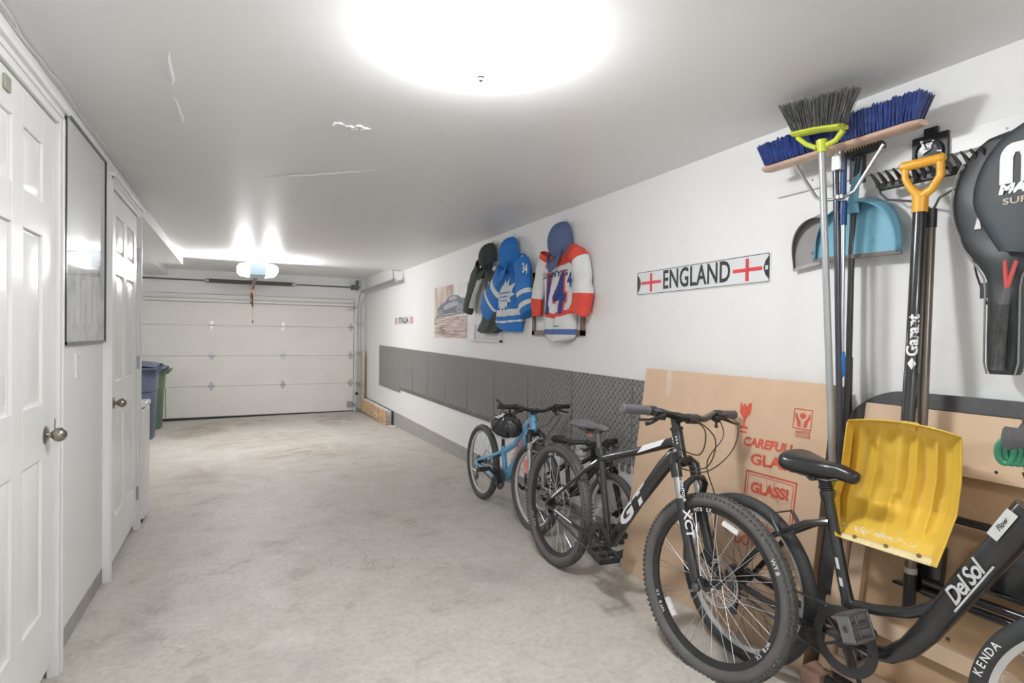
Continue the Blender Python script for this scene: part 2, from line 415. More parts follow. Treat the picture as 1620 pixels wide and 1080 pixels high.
# ceiling marks: plaster patch and ridges
def ridge(p0, p1, r, nm, lab):
    a, b2 = atz(*p0, ZC), atz(*p1, ZC); c = MB(); n = 14; pts = []
    for i in range(n+1):
        q = a.lerp(b2, i/n); pts.append(V((q.x+random.uniform(-.004,.004), q.y+random.uniform(-.01,.01), ZC+r*.5)))
    c.tube(pts, [r*(.4+.6*sin(pi*i/n)) for i in range(n+1)], 8)
    struct(c, nm, M_ceil, lab)
ridge((266,75),(274,140), .010, 'trim_8', 'raised plaster seam in the ceiling near the left wall')
ridge((275,150),(291,198), .010, 'trim_9', 'second raised plaster seam in the ceiling')
ridge((395,282),(625,268), .012, 'trim_10', 'broad plaster ridge in the ceiling')
c = MB(); ctr = atz(557, 201, ZC)
for i in range(26):
    a = random.uniform(0, 6.28); rr = random.uniform(0, 1)**.5
    c.cbox((ctr.x+cos(a)*rr*.08, ctr.y+sin(a)*rr*.035, ZC-.001), (random.uniform(.01,.03), random.uniform(.01,.025), random.uniform(.003,.012)), (random.uniform(-15,15), random.uniform(-15,15), random.uniform(0,90)))
struct(c, 'trim_11', M_ceil, 'rough plaster patch in the ceiling')

# ================================================================ LIGHTS OF THE ROOM, PLUS AN ADDED FILL LAMP
M_dome = emis('lamp_glass', (.97,.985,1.0), LAMP_E)
M_dome_fill = emis('fill_lamp_glass', (.97,.985,1.0), LAMP_E*1.05)
def dome(x, y, label, M_dome=M_dome):
    t = thing('ceiling_light', (x, y, ZC), label, 'ceiling light')
    g = MB(); g.lathe([(.108,0), (.124,-.018), (.126,-.040), (.116,-.062), (.095,-.080), (.06,-.093), (.02,-.099), (0.001,-.10)], (x, y, ZC-.012), (0,0,1), 40); g.build('glass_shade', M_dome, t)
    b_ = MB(); b_.lathe([(.0,.0),(.115,0),(.115,-.014),(.0,-.014)], (x, y, ZC), (0,0,1), 32); b_.build('base_plate', M_trim, t)
    f = MB(); f.lathe([(.0,0),(.012,-.001),(.013,-.006),(.008,-.012),(.009,-.018),(.0,-.024)], (x, y, ZC-.111), (0,0,1), 16); f.build('finial', M_nickel, t)
dome(.705, 1.71, 'lit round glass ceiling light above the bicycles')
dome(.75, -1.4, 'lit round glass ceiling light added behind the viewer as fill', M_dome_fill)  # unseen dome, added only to fill the room with light from behind

# garage door opener
t = thing('garage_door_opener', (.16, 8.15, 2.0), 'white garage door opener with two lit lamps hung from the ceiling', 'garage door opener')
M_blueface = mat('opener_body', (.52,.66,.78), .35, var=.05)
oz0, oz1 = 2.005, 2.165; ox0, ox1 = .115, .31
b_ = MB(); b_.box((ox0, 7.82, oz0), (ox1, 8.28, oz1)); b_.build('motor_housing', M_blueface, t, bev=.008)
M_open = emis('opener_lens', (1,.99,.98), OPENER_E)
for sx in (-1, 1):
    l = MB(); x0 = ox0 if sx < 0 else ox1
    l.grid(lambda u, v: V((x0+sx*(.14*(1-abs(2*v-1)**3)**.5 if 0 < v < 1 else 0.0), 7.86+.38*u, oz0+.005+(oz1-oz0-.01)*v)), 4, 14)
    for yy in (7.86, 8.24):
        pts = [(x0+sx*(.14*(1-abs(2*v/14-1)**3)**.5 if 0 < v < 14 else 0.0), yy, oz0+.005+(oz1-oz0-.01)*v/14) for v in range(15)]
        l.add(pts, [tuple(range(15))])
    l.build('lamp_lens', M_open, t)
for x in (ox0+.01, ox1-.01):
    for y in (7.9, 8.2): b_ = MB(); b_.box((x-.012, y-.002, oz1-.02), (x+.012, y+.002, ZC)); b_.build('hanging_strap', M_alu, t)
b_ = MB(); b_.box((ox0-.02, 7.893, oz1+.012), (ox1+.02, 7.898, oz1+.03)); b_.build('cross_strap', M_alu, t)
b_ = MB(); b_.box((.185, 8.28, 2.06), (.235, 11.22, 2.10)); b_.build('drive_rail', M_dsteel, t)
b_ = MB(); b_.tube([(.20, 11.0, 2.06), (.20, 11.1, 1.95), (.20, 11.2, 1.80)], .016, 8); b_.build('door_arm', M_dsteel, t)
M_rope = mat('orange_rope', (.70,.33,.18), .8)
b_ = MB(); b_.tube([(.19,9.9,2.05),(.17,9.9,1.95),(.21,9.9,1.86),(.17,9.9,1.80),(.19,9.9,1.75)], .008, 8); b_.tube([(.19,9.9,1.95),(.13,9.9,1.90),(.19,9.9,1.86),(.24,9.9,1.93),(.20,9.9,1.97)], .007, 8)
b_.tube([(.19,9.9,1.75),(.195,9.9,1.47)], .004, 6); b_.build('release_cord', M_rope, t)
b_ = MB(); b_.tube([(.19,9.9,1.88),(.195,9.9,1.68)], .011, 8); b_.build('cord_sleeve', M_black, t); b_ = MB(); b_.tube([(.195,9.9,1.47),(.196,9.9,1.43)], .008, 8); b_.build('release_handle', M_black, t)

# torsion spring shaft
M_spring = mat('spring_steel', (.17,.15,.14), .45, .7, var=.2, scale=60)
sy, sz = 11.17, 2.175
t = thing('torsion_spring', (.2, sy, sz), 'dark torsion spring on its shaft above the garage door', 'spring')
b_ = MB(); b_.cyl((-1.9, sy, sz), (2.12, sy, sz), .013, 12); b_.build('shaft', M_dsteel, t)
b_ = MB(); n = 60*8; L0, L1 = -.50, .90
b_.tube([(L0, sy, sz), (L1, sy, sz)], .034, 16)
for i in range(90):
    x = L0+(L1-L0)*i/89; b_.ring((x, sy, sz), (1,0,0), .035, [(0,.0035),(.0035,0),(0,-.0035),(-.0035,0)], 14)
b_.build('coil', M_spring, t)
for x, d in ((L0, -1), (L1, 1)):
    b_ = MB(); b_.lathe([(.0,-.02),(.043,-.02),(.043,.01),(.028,.03),(.028,.05),(0,.05)], (x, sy, sz), (d,0,0), 20); b_.build('winding_cone', M_alu, t)
for x in (.2, 2.07):
    b_ = MB(); b_.box((x-.04, sy-.01, sz-.055), (x+.04, YB-.001, sz+.055)) if x < 1 else b_.box((x-.015, sy-.03, sz-.05), (x+.015, YB-.001, sz+.14)); b_.build('bracket', M_dsteel, t)
b_ = MB(); b_.lathe([(0,-.035),(.05,-.035),(.055,-.02),(.045,0),(.055,.03),(.03,.035),(0,.035)], (1.98, sy, sz), (1,0,0), 20); b_.build('cable_drum', M_dsteel, t)
# track on the right
tx = 2.09
t = thing('door_track', (tx, 11.2, -.24), 'galvanised steel door track curving up beside the garage door', 'door track')
prof = [(tx, 11.17, -.20)] + [(tx, 11.17, z) for z in (.5, 1.2, 1.75)]
for i in range(1, 9): a = pi/2*i/8; prof.append((tx, 11.17-.32*(1-cos(a)), 1.75+.32*sin(a)))
prof += [(tx, 10.2, 2.075), (tx, 9.2, 2.08), (tx, 8.30, 2.085)]
b_ = MB(); b_.tube(prof, [(.006,.03)]*len(prof), 8, up=(1,0,0)); b_.build('track_rail', M_alu, t)
b_ = MB(); b_.tube([(p[0]-.02, p[1], p[2]) for p in prof], [(.028,.005)]*len(prof), 8, up=(1,0,0)); b_.build('track_flange', M_alu, t) if False else None
b_ = MB(); b_.box((tx-.02, 8.34, 2.05), (tx-.014, 8.38, 2.24)); b_.box((tx-.02, 8.36, 2.225), (tx+.10, 8.40, 2.24)); b_.build('hanger', M_alu, t); b_ = MB(); b_.box((tx-.02, 11.0, -.2), (tx+.03, 11.28, -.17)); b_.build('foot_bracket', M_alu, t)
for z in (.3, .9, 1.5): b_ = MB(); b_.box((tx-.02, 11.16, z-.03), (tx+.05, 11.298, z+.03)); b_.build('wall_bracket', M_alu, t)
b_ = MB(); b_.cbox((tx-.03, 11.1, .12), (.05,.06,.05)); b_.build('safety_sensor', M_black, t, bev=.008)

# loose cable along the left ceiling edge
pts = []
for i in range(40):
    y = 1.9+ i*(5.4-1.9)/39; pts.append((XL+.016+.007*sin(i*.8)+.003*sin(i*2.1), y, ZC-.005-.003*abs(sin(i*.9))))
c = MB(); c.tube(pts, .0035, 6); put(c.build('cable', mat('pale_cable', (.74,.74,.73), .5)), '', 'thin pale cable stapled along the left ceiling edge', 'cable')

# light switch blank
o = MB(); o.box((XL-.001, 3.075, 1.065), (XL+.006, 3.15, 1.18)); sw = put(o.build('switch_plate', M_trim, bev=.003), '', 'white blank cover plate under the tall framed picture', 'cover plate')
for z in (1.085, 1.16):
    o = MB(); o.lathe([(0,.0),(.003,.0),(.003,.002),(0,.002)], (XL+.006, 3.112, z), (1,0,0), 10); o.build('screw', M_alu, sw)

# tall framed picture behind glass on the left wall
def pic_left():
    y0, y1, z0, z1 = 2.865, 3.635, 1.218, 2.175
    t = thing('framed_picture', (XL, (y0+y1)/2, z0), 'tall picture in a thin black frame behind reflecting glass', 'picture')
    f = MB(); fw, th = .012, .016
    for a in ((y0, z0, y1, z0+fw), (y0, z1-fw, y1, z1), (y0, z0, y0+fw, z1), (y1-fw, z0, y1, z1)):
        f.box((XL+.001, a[0], a[1]), (XL+th, a[2], a[3]))
    f.build('frame', M_blackgloss, t)
    mt, nt, b = mk('print_paper'); co = objco(nt, (1, 1, 1)); sp = nn(nt, 'ShaderNodeSeparateXYZ'); nt.links.new(co, sp.inputs[0])
    zz = sp.outputs[2]
    n = noise(nt, 9, 4, .6, co)
    low = ramp(nt, n, [(.35, (.42,.47,.46)), (.5, (.66,.70,.69)), (.65, (.80,.82,.81))])
    fac = ma(nt, 'LESS_THAN', zz, .42)
    nt.links.new(mixc(nt, fac, (.80,.82,.81), low), b.inputs['Base Color']); b.inputs['Roughness'].default_value = .5
    p = MB(); p.box((XL+.001, y0+fw, z0+fw), (XL+.008, y1-fw, z1-fw)); p.build('print', mt, t)
    g = MB(); g.box((XL+.011, y0+fw, z0+fw), (XL+.0128, y1-fw, z1-fw))
    gm, nt, b = mk('picture_glass')
    tr = nn(nt, 'ShaderNodeBsdfTransparent'); gl = nn(nt, 'ShaderNodeBsdfGlossy'); gl.inputs['Roughness'].default_value = .04; mx = nn(nt, 'ShaderNodeMixShader')
    fr_ = nn(nt, 'ShaderNodeFresnel'); fr_.inputs['IOR'].default_value = 1.6; ge_ = nn(nt, 'ShaderNodeNewGeometry'); nt.links.new(ma(nt, 'MULTIPLY', ma(nt, 'SUBTRACT', 1.0, ge_.outputs['Backfacing']), fr_.outputs[0]), mx.inputs[0])
    nt.links.new(tr.outputs[0], mx.inputs[1]); nt.links.new(gl.outputs[0], mx.inputs[2]); nt.links.new(mx.outputs[0], nt.nodes['Material Output'].inputs[0])
    g.build('glass', gm, t)
    # faint skyline blocks of the print
    s = MB()
    for (a, b2, h) in ((3.05,3.11,.28),(3.16,3.20,.20),(3.25,3.33,.25),(3.38,3.42,.18)): s.box((XL+.008, a, z0+.09), (XL+.0088, b2, z0+.09+h))
    s.build('print_shapes', mat('pale_print_ink', (.83,.85,.84), .6), t)
pic_left()

# bins, white cabinet
def bin_(name, x0, x1, y0, y1, h, colr, label, hand):
    zf = fz((y0+y1)/2, (x0+x1)/2); cx, cy = (x0+x1)/2, (y0+y1)/2
    t = thing(name, (cx, cy, zf), label, 'wheelie bin', group='wheelie bins in the alcove')
    m_ = mat('bin_plastic_'+name+str(h), colr, .42, var=.08, scale=20, bmp=.05)
    b_ = MB(); W_, D_ = (x1-x0)/2, (y1-y0)/2
    prof = [(.0,.84),(.05,.85),(h*.62,.93),(h*.63,.97),(h*.9,1.0),(h*.9,1.06),(h*.93,1.06)]
    n = 32; vs = []
    for z, s_ in prof:
        for k in range(n):
            a = 2*pi*k/n; ex = 4.0; c_, s2 = cos(a), sin(a)
            rr = (abs(c_)**ex+abs(s2)**ex)**(-1/ex)
            vs.append((cx+W_*s_*rr*c_, cy+D_*s_*rr*s2, zf+z))
    fs = []
    for i in range(len(prof)-1):
        for k in range(n): l = (k+1) % n; fs.append((i*n+k, i*n+l, (i+1)*n+l, (i+1)*n+k))
    fs.append(tuple(range(n)))
    b_.add(vs, fs)
    for k in range(5):
        yy = cy-D_*.7+D_*1.4*k/4; b_.box((cx+W_*.93, yy-.008, zf+h*.12), (cx+W_*.965, yy+.008, zf+h*.6)) if k in (0,4) else None
    b_.build('bin_body', m_, t)
    l = MB()
    l.grid(lambda u, v: V((cx+W_*1.10*(2*u-1), cy+D_*1.10*(2*v-1), zf+h*.935+.07*(1-(2*u-1)**2)*.6+.045*(1-(2*v-1)**2))), 12, 12)
    l.box((cx-W_*1.10, cy-D_*1.10, zf+h*.915), (cx+W_*1.10, cy+D_*1.10, zf+h*.937)); l.build('lid', m_, t)
    hd = MB(); hy = cy-D_*.75; 
    hd.tube([(cx+W_*1.0, hy, zf+h*.84), (cx+W_*1.22, hy, zf+h*.92), (cx+W_*1.24, cy+D_*.75, zf+h*.92), (cx+W_*1.0, cy+D_*.75, zf+h*.84)], .016, 10); hd.build('handle', m_, t)
    for yy in (cy-D_*.8, cy+D_*.8):
        w_ = MB(); w_.lathe([(0,-.03),(.05,-.03),(.11,-.025),(.11,.025),(.05,.03),(0,.03)], (cx-W_*.75, yy, zf+.11), (0,1,0), 20); w_.build('wheel', M_black, t)
bin_('recycling_bin', -1.62, -1.02, 8.95, 9.65, 1.07, (.085,.105,.165), 'blue wheelie bin, nearer of the two by the garage door', 0)
bin_('compost_bin', -1.60, -1.05, 10.1, 10.75, 1.00, (.10,.165,.085), 'green wheelie bin behind the blue one', 0)

t = thing('storage_cabinet', (-.9, 4.92, fz(4.9)), 'slim white lidded cabinet standing past the farther door', 'cabinet')
b_ = MB(); b_.box((-1.2, 4.785, fz(4.9, -.6)+.03), (-.604, 5.035, .72)); b_.build('body', M_trim, t, bev=.008)
b_ = MB(); b_.box((-1.21, 4.78, .728), (-.598, 5.045, .765)); b_.build('lid', M_trim, t, bev=.008)
b_ = MB(); b_.box((-1.18, 4.80, fz(4.9, -1.2)-.002), (-.62, 5.02, fz(4.9, -.6)+.03)); b_.build('plinth', M_black, t)

# wood by the track
def osb():
    mt, nt, b = mk('strand_board'); co = objco(nt, (1, 1, 1)); v = nn(nt, 'ShaderNodeTexVoronoi'); v.inputs['Scale'].default_value = 26; nt.links.new(objco(nt, (1,.35,1.6)), v.inputs[0])
    c1 = ramp(nt, v.outputs['Distance'], [(.0, (.80,.60,.38)), (.6, (.62,.42,.24)), (.9,(.40,.25,.14))])
    nt.links.new(mixc(nt, .45, c1, v.outputs['Color'], 'SOFT_LIGHT'), b.inputs['Base Color']); b.inputs['Roughness'].default_value = .7; return mt
M_osb = osb()
M_pine = mat('pine_wood', (.66,.49,.31), .6, var=.12, scale=6)
zf = fz(9.8)
t = thing('strand_board_box', (2.15, 9.8, zf), 'strand board box lying on the floor by the door track', 'wooden box')
b_ = MB(); b_.box((2.11, 8.92, fz(8.92)-.0), (2.125, 10.95, .045)); b_.build('board', M_osb, t)
b_ = MB(); b_.box((2.126, 8.97, fz(8.9)), (2.215, 10.9, .04)); b_.build('insulation', mat('torn_white_wrap', (.78,.77,.73), .8, var=.2, scale=30), t)
b_ = MB(); b_.box((2.216, 8.90, fz(8.9)), (2.228, 10.9, .045)); b_.build('back_board', M_black, t)
b_ = MB(); b_.cbox((2.19, 8.78, fz(8.78)+.006), (.10,.14,.010), (0,0,20)); put(b_.build('paper_scrap', M_white), '', 'white scrap on the floor at the end of the strand board', 'paper scrap')
for i, (y, x, h, lab) in enumerate(((11.0, 2.16, .92, 'short pine stud leaning in the corner, in front of its taller twin'), (11.1, 2.19, .95, 'pine stud standing in the corner behind another stud'))):
    b_ = MB(); b_.box((x-.02, y-.045+i*.02, .046), (x+.018, y+.03+i*.02, h)); put(b_.build('wood_stud', M_pine), '', lab, 'wood stud', 'pine studs in the corner')

# ---------------------------------------------------------------- rubber mats on the right wall
def matmat():
    mt, nt, b = mk('diamond_tread_rubber')
    tc = nn(nt, 'ShaderNodeTexCoord'); sp = nn(nt, 'ShaderNodeSeparateXYZ'); nt.links.new(tc.outputs['Object'], sp.inputs[0])
    S = 1/.036
    a = ma(nt, 'MULTIPLY', ma(nt, 'ADD', sp.outputs[1], sp.outputs[2]), S*.7071); c_ = ma(nt, 'MULTIPLY', ma(nt, 'SUBTRACT', sp.outputs[1], sp.outputs[2]), S*.7071)
    a = ma(nt, 'ADD', a, 500.0); c_ = ma(nt, 'ADD', c_, 500.0)
    fa, fc = ma(nt, 'FRACT', a), ma(nt, 'FRACT', c_)
    par = ma(nt, 'MODULO', ma(nt, 'ADD', ma(nt, 'FLOOR', a), ma(nt, 'FLOOR', c_)), 2.0)
    ua = ma(nt, 'ABSOLUTE', ma(nt, 'SUBTRACT', fa, .5)); uc = ma(nt, 'ABSOLUTE', ma(nt, 'SUBTRACT', fc, .5))
    def el(p, q): return ma(nt, 'ADD', ma(nt, 'POWER', ma(nt, 'DIVIDE', p, .46), 2.0), ma(nt, 'POWER', ma(nt, 'DIVIDE', q, .17), 2.0))
    e1, e2 = el(ua, uc), el(uc, ua)
    e = ma(nt, 'ADD', ma(nt, 'MULTIPLY', e1, par), ma(nt, 'MULTIPLY', e2, ma(nt, 'SUBTRACT', 1.0, par)))
    h = ma(nt, 'MAXIMUM', ma(nt, 'SUBTRACT', 1.0, e), 0.0)
    n = noise(nt, 5, 3, .5, tc.outputs['Object'])
    nt.links.new(mixc(nt, ma(nt, 'MULTIPLY', n, .5), (.23,.225,.22), (.33,.32,.305)), b.inputs['Base Color'])
    b.inputs['Roughness'].default_value = .36
    bump(nt, b, h, 1.0, .02)
    return mt
M_mat = matmat()
ys = [9.90-.7065*i for i in range(12)]
names = ['foam floor mat at the far end of the row on the wall', 'second foam mat from the far end, hung as low as the first', 'foam mat below the small Italy plate',
  'foam mat between the Italy plate and the car poster', 'foam mat under the far half of the car poster', 'foam mat under the near edge of the car poster', 'foam mat under the black jersey',
  'foam mat under the blue jersey', 'foam mat under the red and white jersey, above the blue bicycle', 'foam mat behind the grey bicycle saddle', 'foam mat half hidden behind the cardboard carton']
for i in range(11):
    y1, y0 = ys[i]-.002, ys[i+1]+.002; zt0 = 1.083-.0068*i; zt1 = 1.083-.0068*(i+1); zb = .385 if i < 2 else .432
    out = [(y1, zt0)]; out.append((y0, zt1))
    n = 11; L = (y1-y0)/n
    if i < 2: out += [(y0, zb), (y1, zb)]
    else:
        for k in range(n):
            a = y0+L*k
            out += [(a+L*.12, zb+.042), (a+L*.30, zb+.042) , (a+L*.20, zb-.006), (a+L*.80, zb-.006), (a+L*.70, zb+.042), (a+L*.88, zb+.042)] if k % 1 == 0 else []
    b_ = MB(); b_.prism(out, lambda u, v, d: V((XR-.001-d, u, v)), 0, .012)
    put(b_.build('foam_mat', M_mat, smooth=False), '', names[i], 'foam mat', 'interlocking mats along the right wall')
# ================================================================ BICYCLES
# every bicycle is built in its own frame: x forward, y to its left, z up, origin under the rear axle
M_tread = mat('tyre_rubber_knobbly', (.10,.097,.092), .8, var=.2, scale=30, bmp=.4)
M_side = mat('tyre_sidewall', (.115,.11,.105), .6, var=.1, scale=18)
M_brown = mat('cable_housing', (.05,.03,.02), .4)

def wheel(root, name, c, R, W, S, rim_m, knob=0, disc=0, cass=0, spokes=32, rim_txt=None, tyre_txt=None, rimh=.022, reflector=False, nx=0, tire_m=None, sp_m=None):
    """c local centre, S extra matrix (steering)"""
    T = (S if S is not None else Matrix()) @ Matrix.Translation(V(c)); AX = (0,1,0)
    rr = R-W*.92      # rim outer radius
    b = MB(T); b.ring((0,0,0), AX, rr, [(0,-.012),(.004,-.012),(.004,.012),(0,.012),(-.006,.010),(-rimh,.005),(-rimh,-.005),(-.006,-.010)], 96)
    wh = b.build(name, rim_m, root, local=True)
    b = MB(T); q = []
    for k in range(14):
        a = 2*pi*k/14; q.append((W*.47*cos(a)+W*.42, W*.5*sin(a)))
    b.ring((0,0,0), AX, rr, q, 96)
    if knob:
        b.cur = 1; N = knob
        for i in range(N):
            for j, (yy, dz, ln) in enumerate(((-.42, -.0085, .55), (.42, -.0085, .55), (-.14, -.001, .6), (.14, -.001, .6))):
                a = 2*pi*(i+(.5 if j > 1 else 0))/N; Q = Matrix.Rotation(a, 4, 'Y')
                rad = R-.001+dz
                b.box((-pi*R/N*ln, yy*W-.0045, rad-.006), (pi*R/N*ln, yy*W+.0045, rad+.0022), Q)
    b.build('tire', [tire_m or M_side, M_tread], wh, local=True)
    # hub, spokes
    b = MB(T); hw = .032
    b.lathe([(0,-.055),(.008,-.055),(.008,-hw-.004),(.024,-hw-.003),(.024,-hw+.003),(.012,-hw+.008),(.012,hw-.008),(.024,hw-.003),(.024,hw+.003),(.008,hw+.004),(.008,.055),(0,.055)], (0,0,0), AX, 20)
    b.build('hub', M_blackgloss, wh, local=True)
    b = MB(T)
    for i in range(spokes):
        side = 1 if i % 2 else -1; k = i//2
        a0 = 2*pi*k/(spokes/2) + (.1 if side > 0 else 0); tw = (1.15 if k % 2 else -1.15)
        p0 = V((.023*cos(a0+tw), side*hw, .023*sin(a0+tw))); p1 = V(((rr-rimh)*cos(a0), side*.002, (rr-rimh)*sin(a0)))
        b.tube([p0, p1], .0012, 5, caps=False)
    b.build('spokes', sp_m or M_spoke, wh, local=True)
    if disc:
        b = MB(T); y = disc*.040; ro = .090
        b.ring((0,y,0), AX, ro-.007, [(0,-.0009),(.008,-.0009),(.008,.0009),(0,.0009)], 60)
        b.ring((0,y,0), AX, ro-.016, [(0,-.0009),(.004,-.0009),(.004,.0009),(0,.0009)], 60)
        for k in range(30):
            a = 2*pi*k/30; b.cbox((cos(a)*(ro-.0105), y, sin(a)*(ro-.0105)), (.011,.0016,.0025), (0, -math.degrees(a)+25, 0))
        for k in range(6):
            a = 2*pi*k/6; b.tube([(cos(a)*.02, y, sin(a)*.02), (cos(a+.5)*.05, y, sin(a+.5)*.05), (cos(a+.6)*(ro-.014), y, sin(a+.6)*(ro-.014))], .0028, 6)
        b.lathe([(0,-.002),(.024,-.002),(.024,.002),(0,.002)], (0,y,0), AX, 20)
        b.build('brake_rotor', M_steel, wh, local=True)
    if cass:
        b = MB(T)
        for k in range(7):
            r_ = .052-.0048*k; y = -.034-.0035*k
            pts = []; nt_ = int(26-2*k)
            for j in range(nt_*2): a = pi*j/nt_; q_ = r_ if j % 2 else r_-.005; pts.append((q_*cos(a), q_*sin(a)))
            b.prism(pts, lambda u, v, d: V((u, d, v)), y-.0009, y+.0009)
        b.build('cassette', M_dsteel, wh, local=True)
    if reflector:
        for a in (R_(-131), R_(15)):
            b = MB(T); Q = Matrix.Rotation(a, 4, 'Y'); b.box((-.036, -.006, rr-rimh-.034), (.036, .006, rr-rimh-.016), Q); b.build('reflector', mat('white_reflector', (.85,.85,.86), .25, var=.05), wh, local=True)
    def arc(txt, rad, y, a0, size, m_, nm, track=1.0):
        b = MB(T); n = len(txt)
        for i, ch in enumerate(txt):
            if ch == ' ': continue
            a = a0 - i*size*.72*track/rad
            vs, fs = glyph(ch, size=size, bold=.012*size)
            er = V((cos(a), 0, sin(a))); et = V((sin(a), 0, -cos(a)))  # clockwise seen from -y
            b.add([V((0, y, 0)) + er*(rad+v) + et*u for u, v, d in vs], fs)
        b.build(nm, m_, wh, local=True, smooth=False, fixn=False)
    if rim_txt:
        for a0 in (1.92, 3.85, 5.9): arc(rim_txt, rr-rimh*.62, -.0135, a0, .020, M_whitedec, 'rim_lettering')
    if tyre_txt:
        for (tx_, a0, sz) in tyre_txt: arc(tx_, R-W*.48, -W*.5-.0012, a0, sz, M_whitedec, 'tire_lettering', 1.15)
    return wh

def saddle(root, x0, x1, z, wmax, y=0, m_=None, tilt=0, thick=.05, nose=.022):
    """x0 rear, x1 nose; z is the highest point at the rear"""
    m_ = m_ or M_black; L = x1-x0
    def wid(t):
        w = nose+(wmax/2-nose)/(1+math.exp((t-.40)*10.5))
        if t < .16: w *= math.sqrt(max(.0, 1-((.16-t)/.16)**2))*.75+.25 if t > 0 else .02
        if t > .88: w *= math.sqrt(max(.0, 1-((t-.88)/.12)**2)) if t < 1 else .02
        return max(w, .001)
    def top(t): return z - .018*sin(pi*min(1, t*1.1))*.6 - tilt*t - .018*max(0, t-.75)/.25 - (.02*((.12-t)/.12)**2 if t < .12 else 0)
    def hgt(t): return thick*(1-.45*t)*(math.sqrt(max(.0, 1-((t-.9)/.1)**2))*.8+.2 if t > .9 else 1)*(math.sqrt(max(0, 1-((.1-t)/.1)**2))*.6+.4 if t < .1 else 1)
    def tt(v): return .5-.5*cos(pi*v)
    b = MB()
    def fn(u, v):
        t = tt(v); a = 2*pi*u; c_, s_ = cos(a), sin(a); h = hgt(t); w = wid(t)
        zz = top(t)-h*.5 + h*.5*(math.copysign(abs(s_)**.75, s_) if s_ > 0 else s_*.9)
        return V((x0+L*t, y-w*math.copysign(abs(c_)**.8, c_), zz))
    b.grid(fn, 28, 26)
    s = b.build('saddle', m_, root, local=True, angle=70)
    b = MB(); zb = z-thick*.85
    for sy in (-.022, .022): b.tube([(x0+L*.10, y+sy*1.9, zb+.004), (x0+L*.22, y+sy, zb-.016), (x0+L*.62, y+sy, zb-.018), (x0+L*.86, y+sy*.5, zb+.006)], .0035, 8)
    b.cyl((x0+L*.42, y-.03, zb-.018), (x0+L*.42, y+.03, zb-.018), .012, 12)
    b.build('saddle_rails', M_dsteel, s, local=True)
    return s

def crankset(root, c, r, teeth, ang, arm=.17, yoff=-.045, ped=(.10,.075), guard=True, m_=None, spider=5, both=True, ped_tilt=0, pm=None, pth=.014):
    cx, cz = c; b = MB()
    pts = []
    for j in range(teeth*2): a = pi*j/teeth; q = r if j % 2 else r-.004; pts.append((cx+q*cos(a), cz+q*sin(a)))
    def rg(ro, ri, y0, y1):
        b.lathe([(ri,y0),(ro,y0),(ro,y1),(ri,y1),(ri,y0)], (cx,0,cz), (0,1,0), 64)
    rg(r, r-.014, yoff-.002, yoff+.002)
    if guard: rg(r+.010, r-.022, yoff-.008, yoff-.005)
    else: rg(r*.78, r*.78-.012, yoff+.006, yoff+.009)
    for k in range(spider):
        a = ang+.3+2*pi*k/spider; b.tube([(cx+.015*cos(a), yoff-.004, cz+.015*sin(a)), (cx+(r-.012)*cos(a), yoff-.003, cz+(r-.012)*sin(a))], [.012,.008], 8, flat=.5, up=(0,1,0))
    for k in range(spider):
        a = ang+.3+2*pi*k/spider; b.cyl((cx+(r-.016)*cos(a), yoff-.012, cz+(r-.016)*sin(a)), (cx+(r-.016)*cos(a), yoff, cz+(r-.016)*sin(a)), .005, 8)
    ck = b.build('chainring', m_ or M_black, root, local=True)
    b = MB(); b.cyl((cx, yoff-.01, cz), (cx, -yoff, cz), .017, 16); b.build('crank_axle', M_dsteel, root, local=True)
    for sgn in (1, -1) if both else (1,):
        y = (yoff-.02)*sgn; a = ang + (0 if sgn > 0 else pi); e = V((cx+arm*cos(a), y-.008*sgn, cz+arm*sin(a)))
        b = MB(); b.tube([(cx, y, cz), (cx+arm*.5*cos(a), y-.004*sgn, cz+arm*.5*sin(a)), e], [.019,.014,.014], 12, flat=.6, up=(0,1,0)); b.cyl((cx, y-.012*sgn, cz), (cx, y+.01*sgn, cz), .016, 16)
        b.build('crank_arm', m_ or M_black, root, local=True)
        # pedal: open cage
        b = MB(Matrix.Translation(e) @ Matrix.Rotation(R_(ped_tilt), 4, 'Y')); pl, pw = ped; yy = -sgn
        y0, y1 = yy*.012, yy*(.012+pl)
        def bx(a1, b1): b.box(tuple(map(min, a1, b1)), tuple(map(max, a1, b1)))
        bx((-pw/2, y0, -pth), (-pw/2+.009, y1, pth)); bx((pw/2-.009, y0, -pth), (pw/2, y1, pth))
        bx((-pw/2, y0, -pth), (pw/2, y0+yy*.008, pth)); bx((-pw/2, y1-yy*.008, -pth), (pw/2, y1, pth))
        b.cyl((0,0,0), (0, y1, 0), .012, 12); bx((-pw/2, (y0+y1)/2-.004, -.01), (pw/2, (y0+y1)/2+.004, .01))
        b.build('pedal', pm or M_black, root, local=True, bev=.002)
    return ck

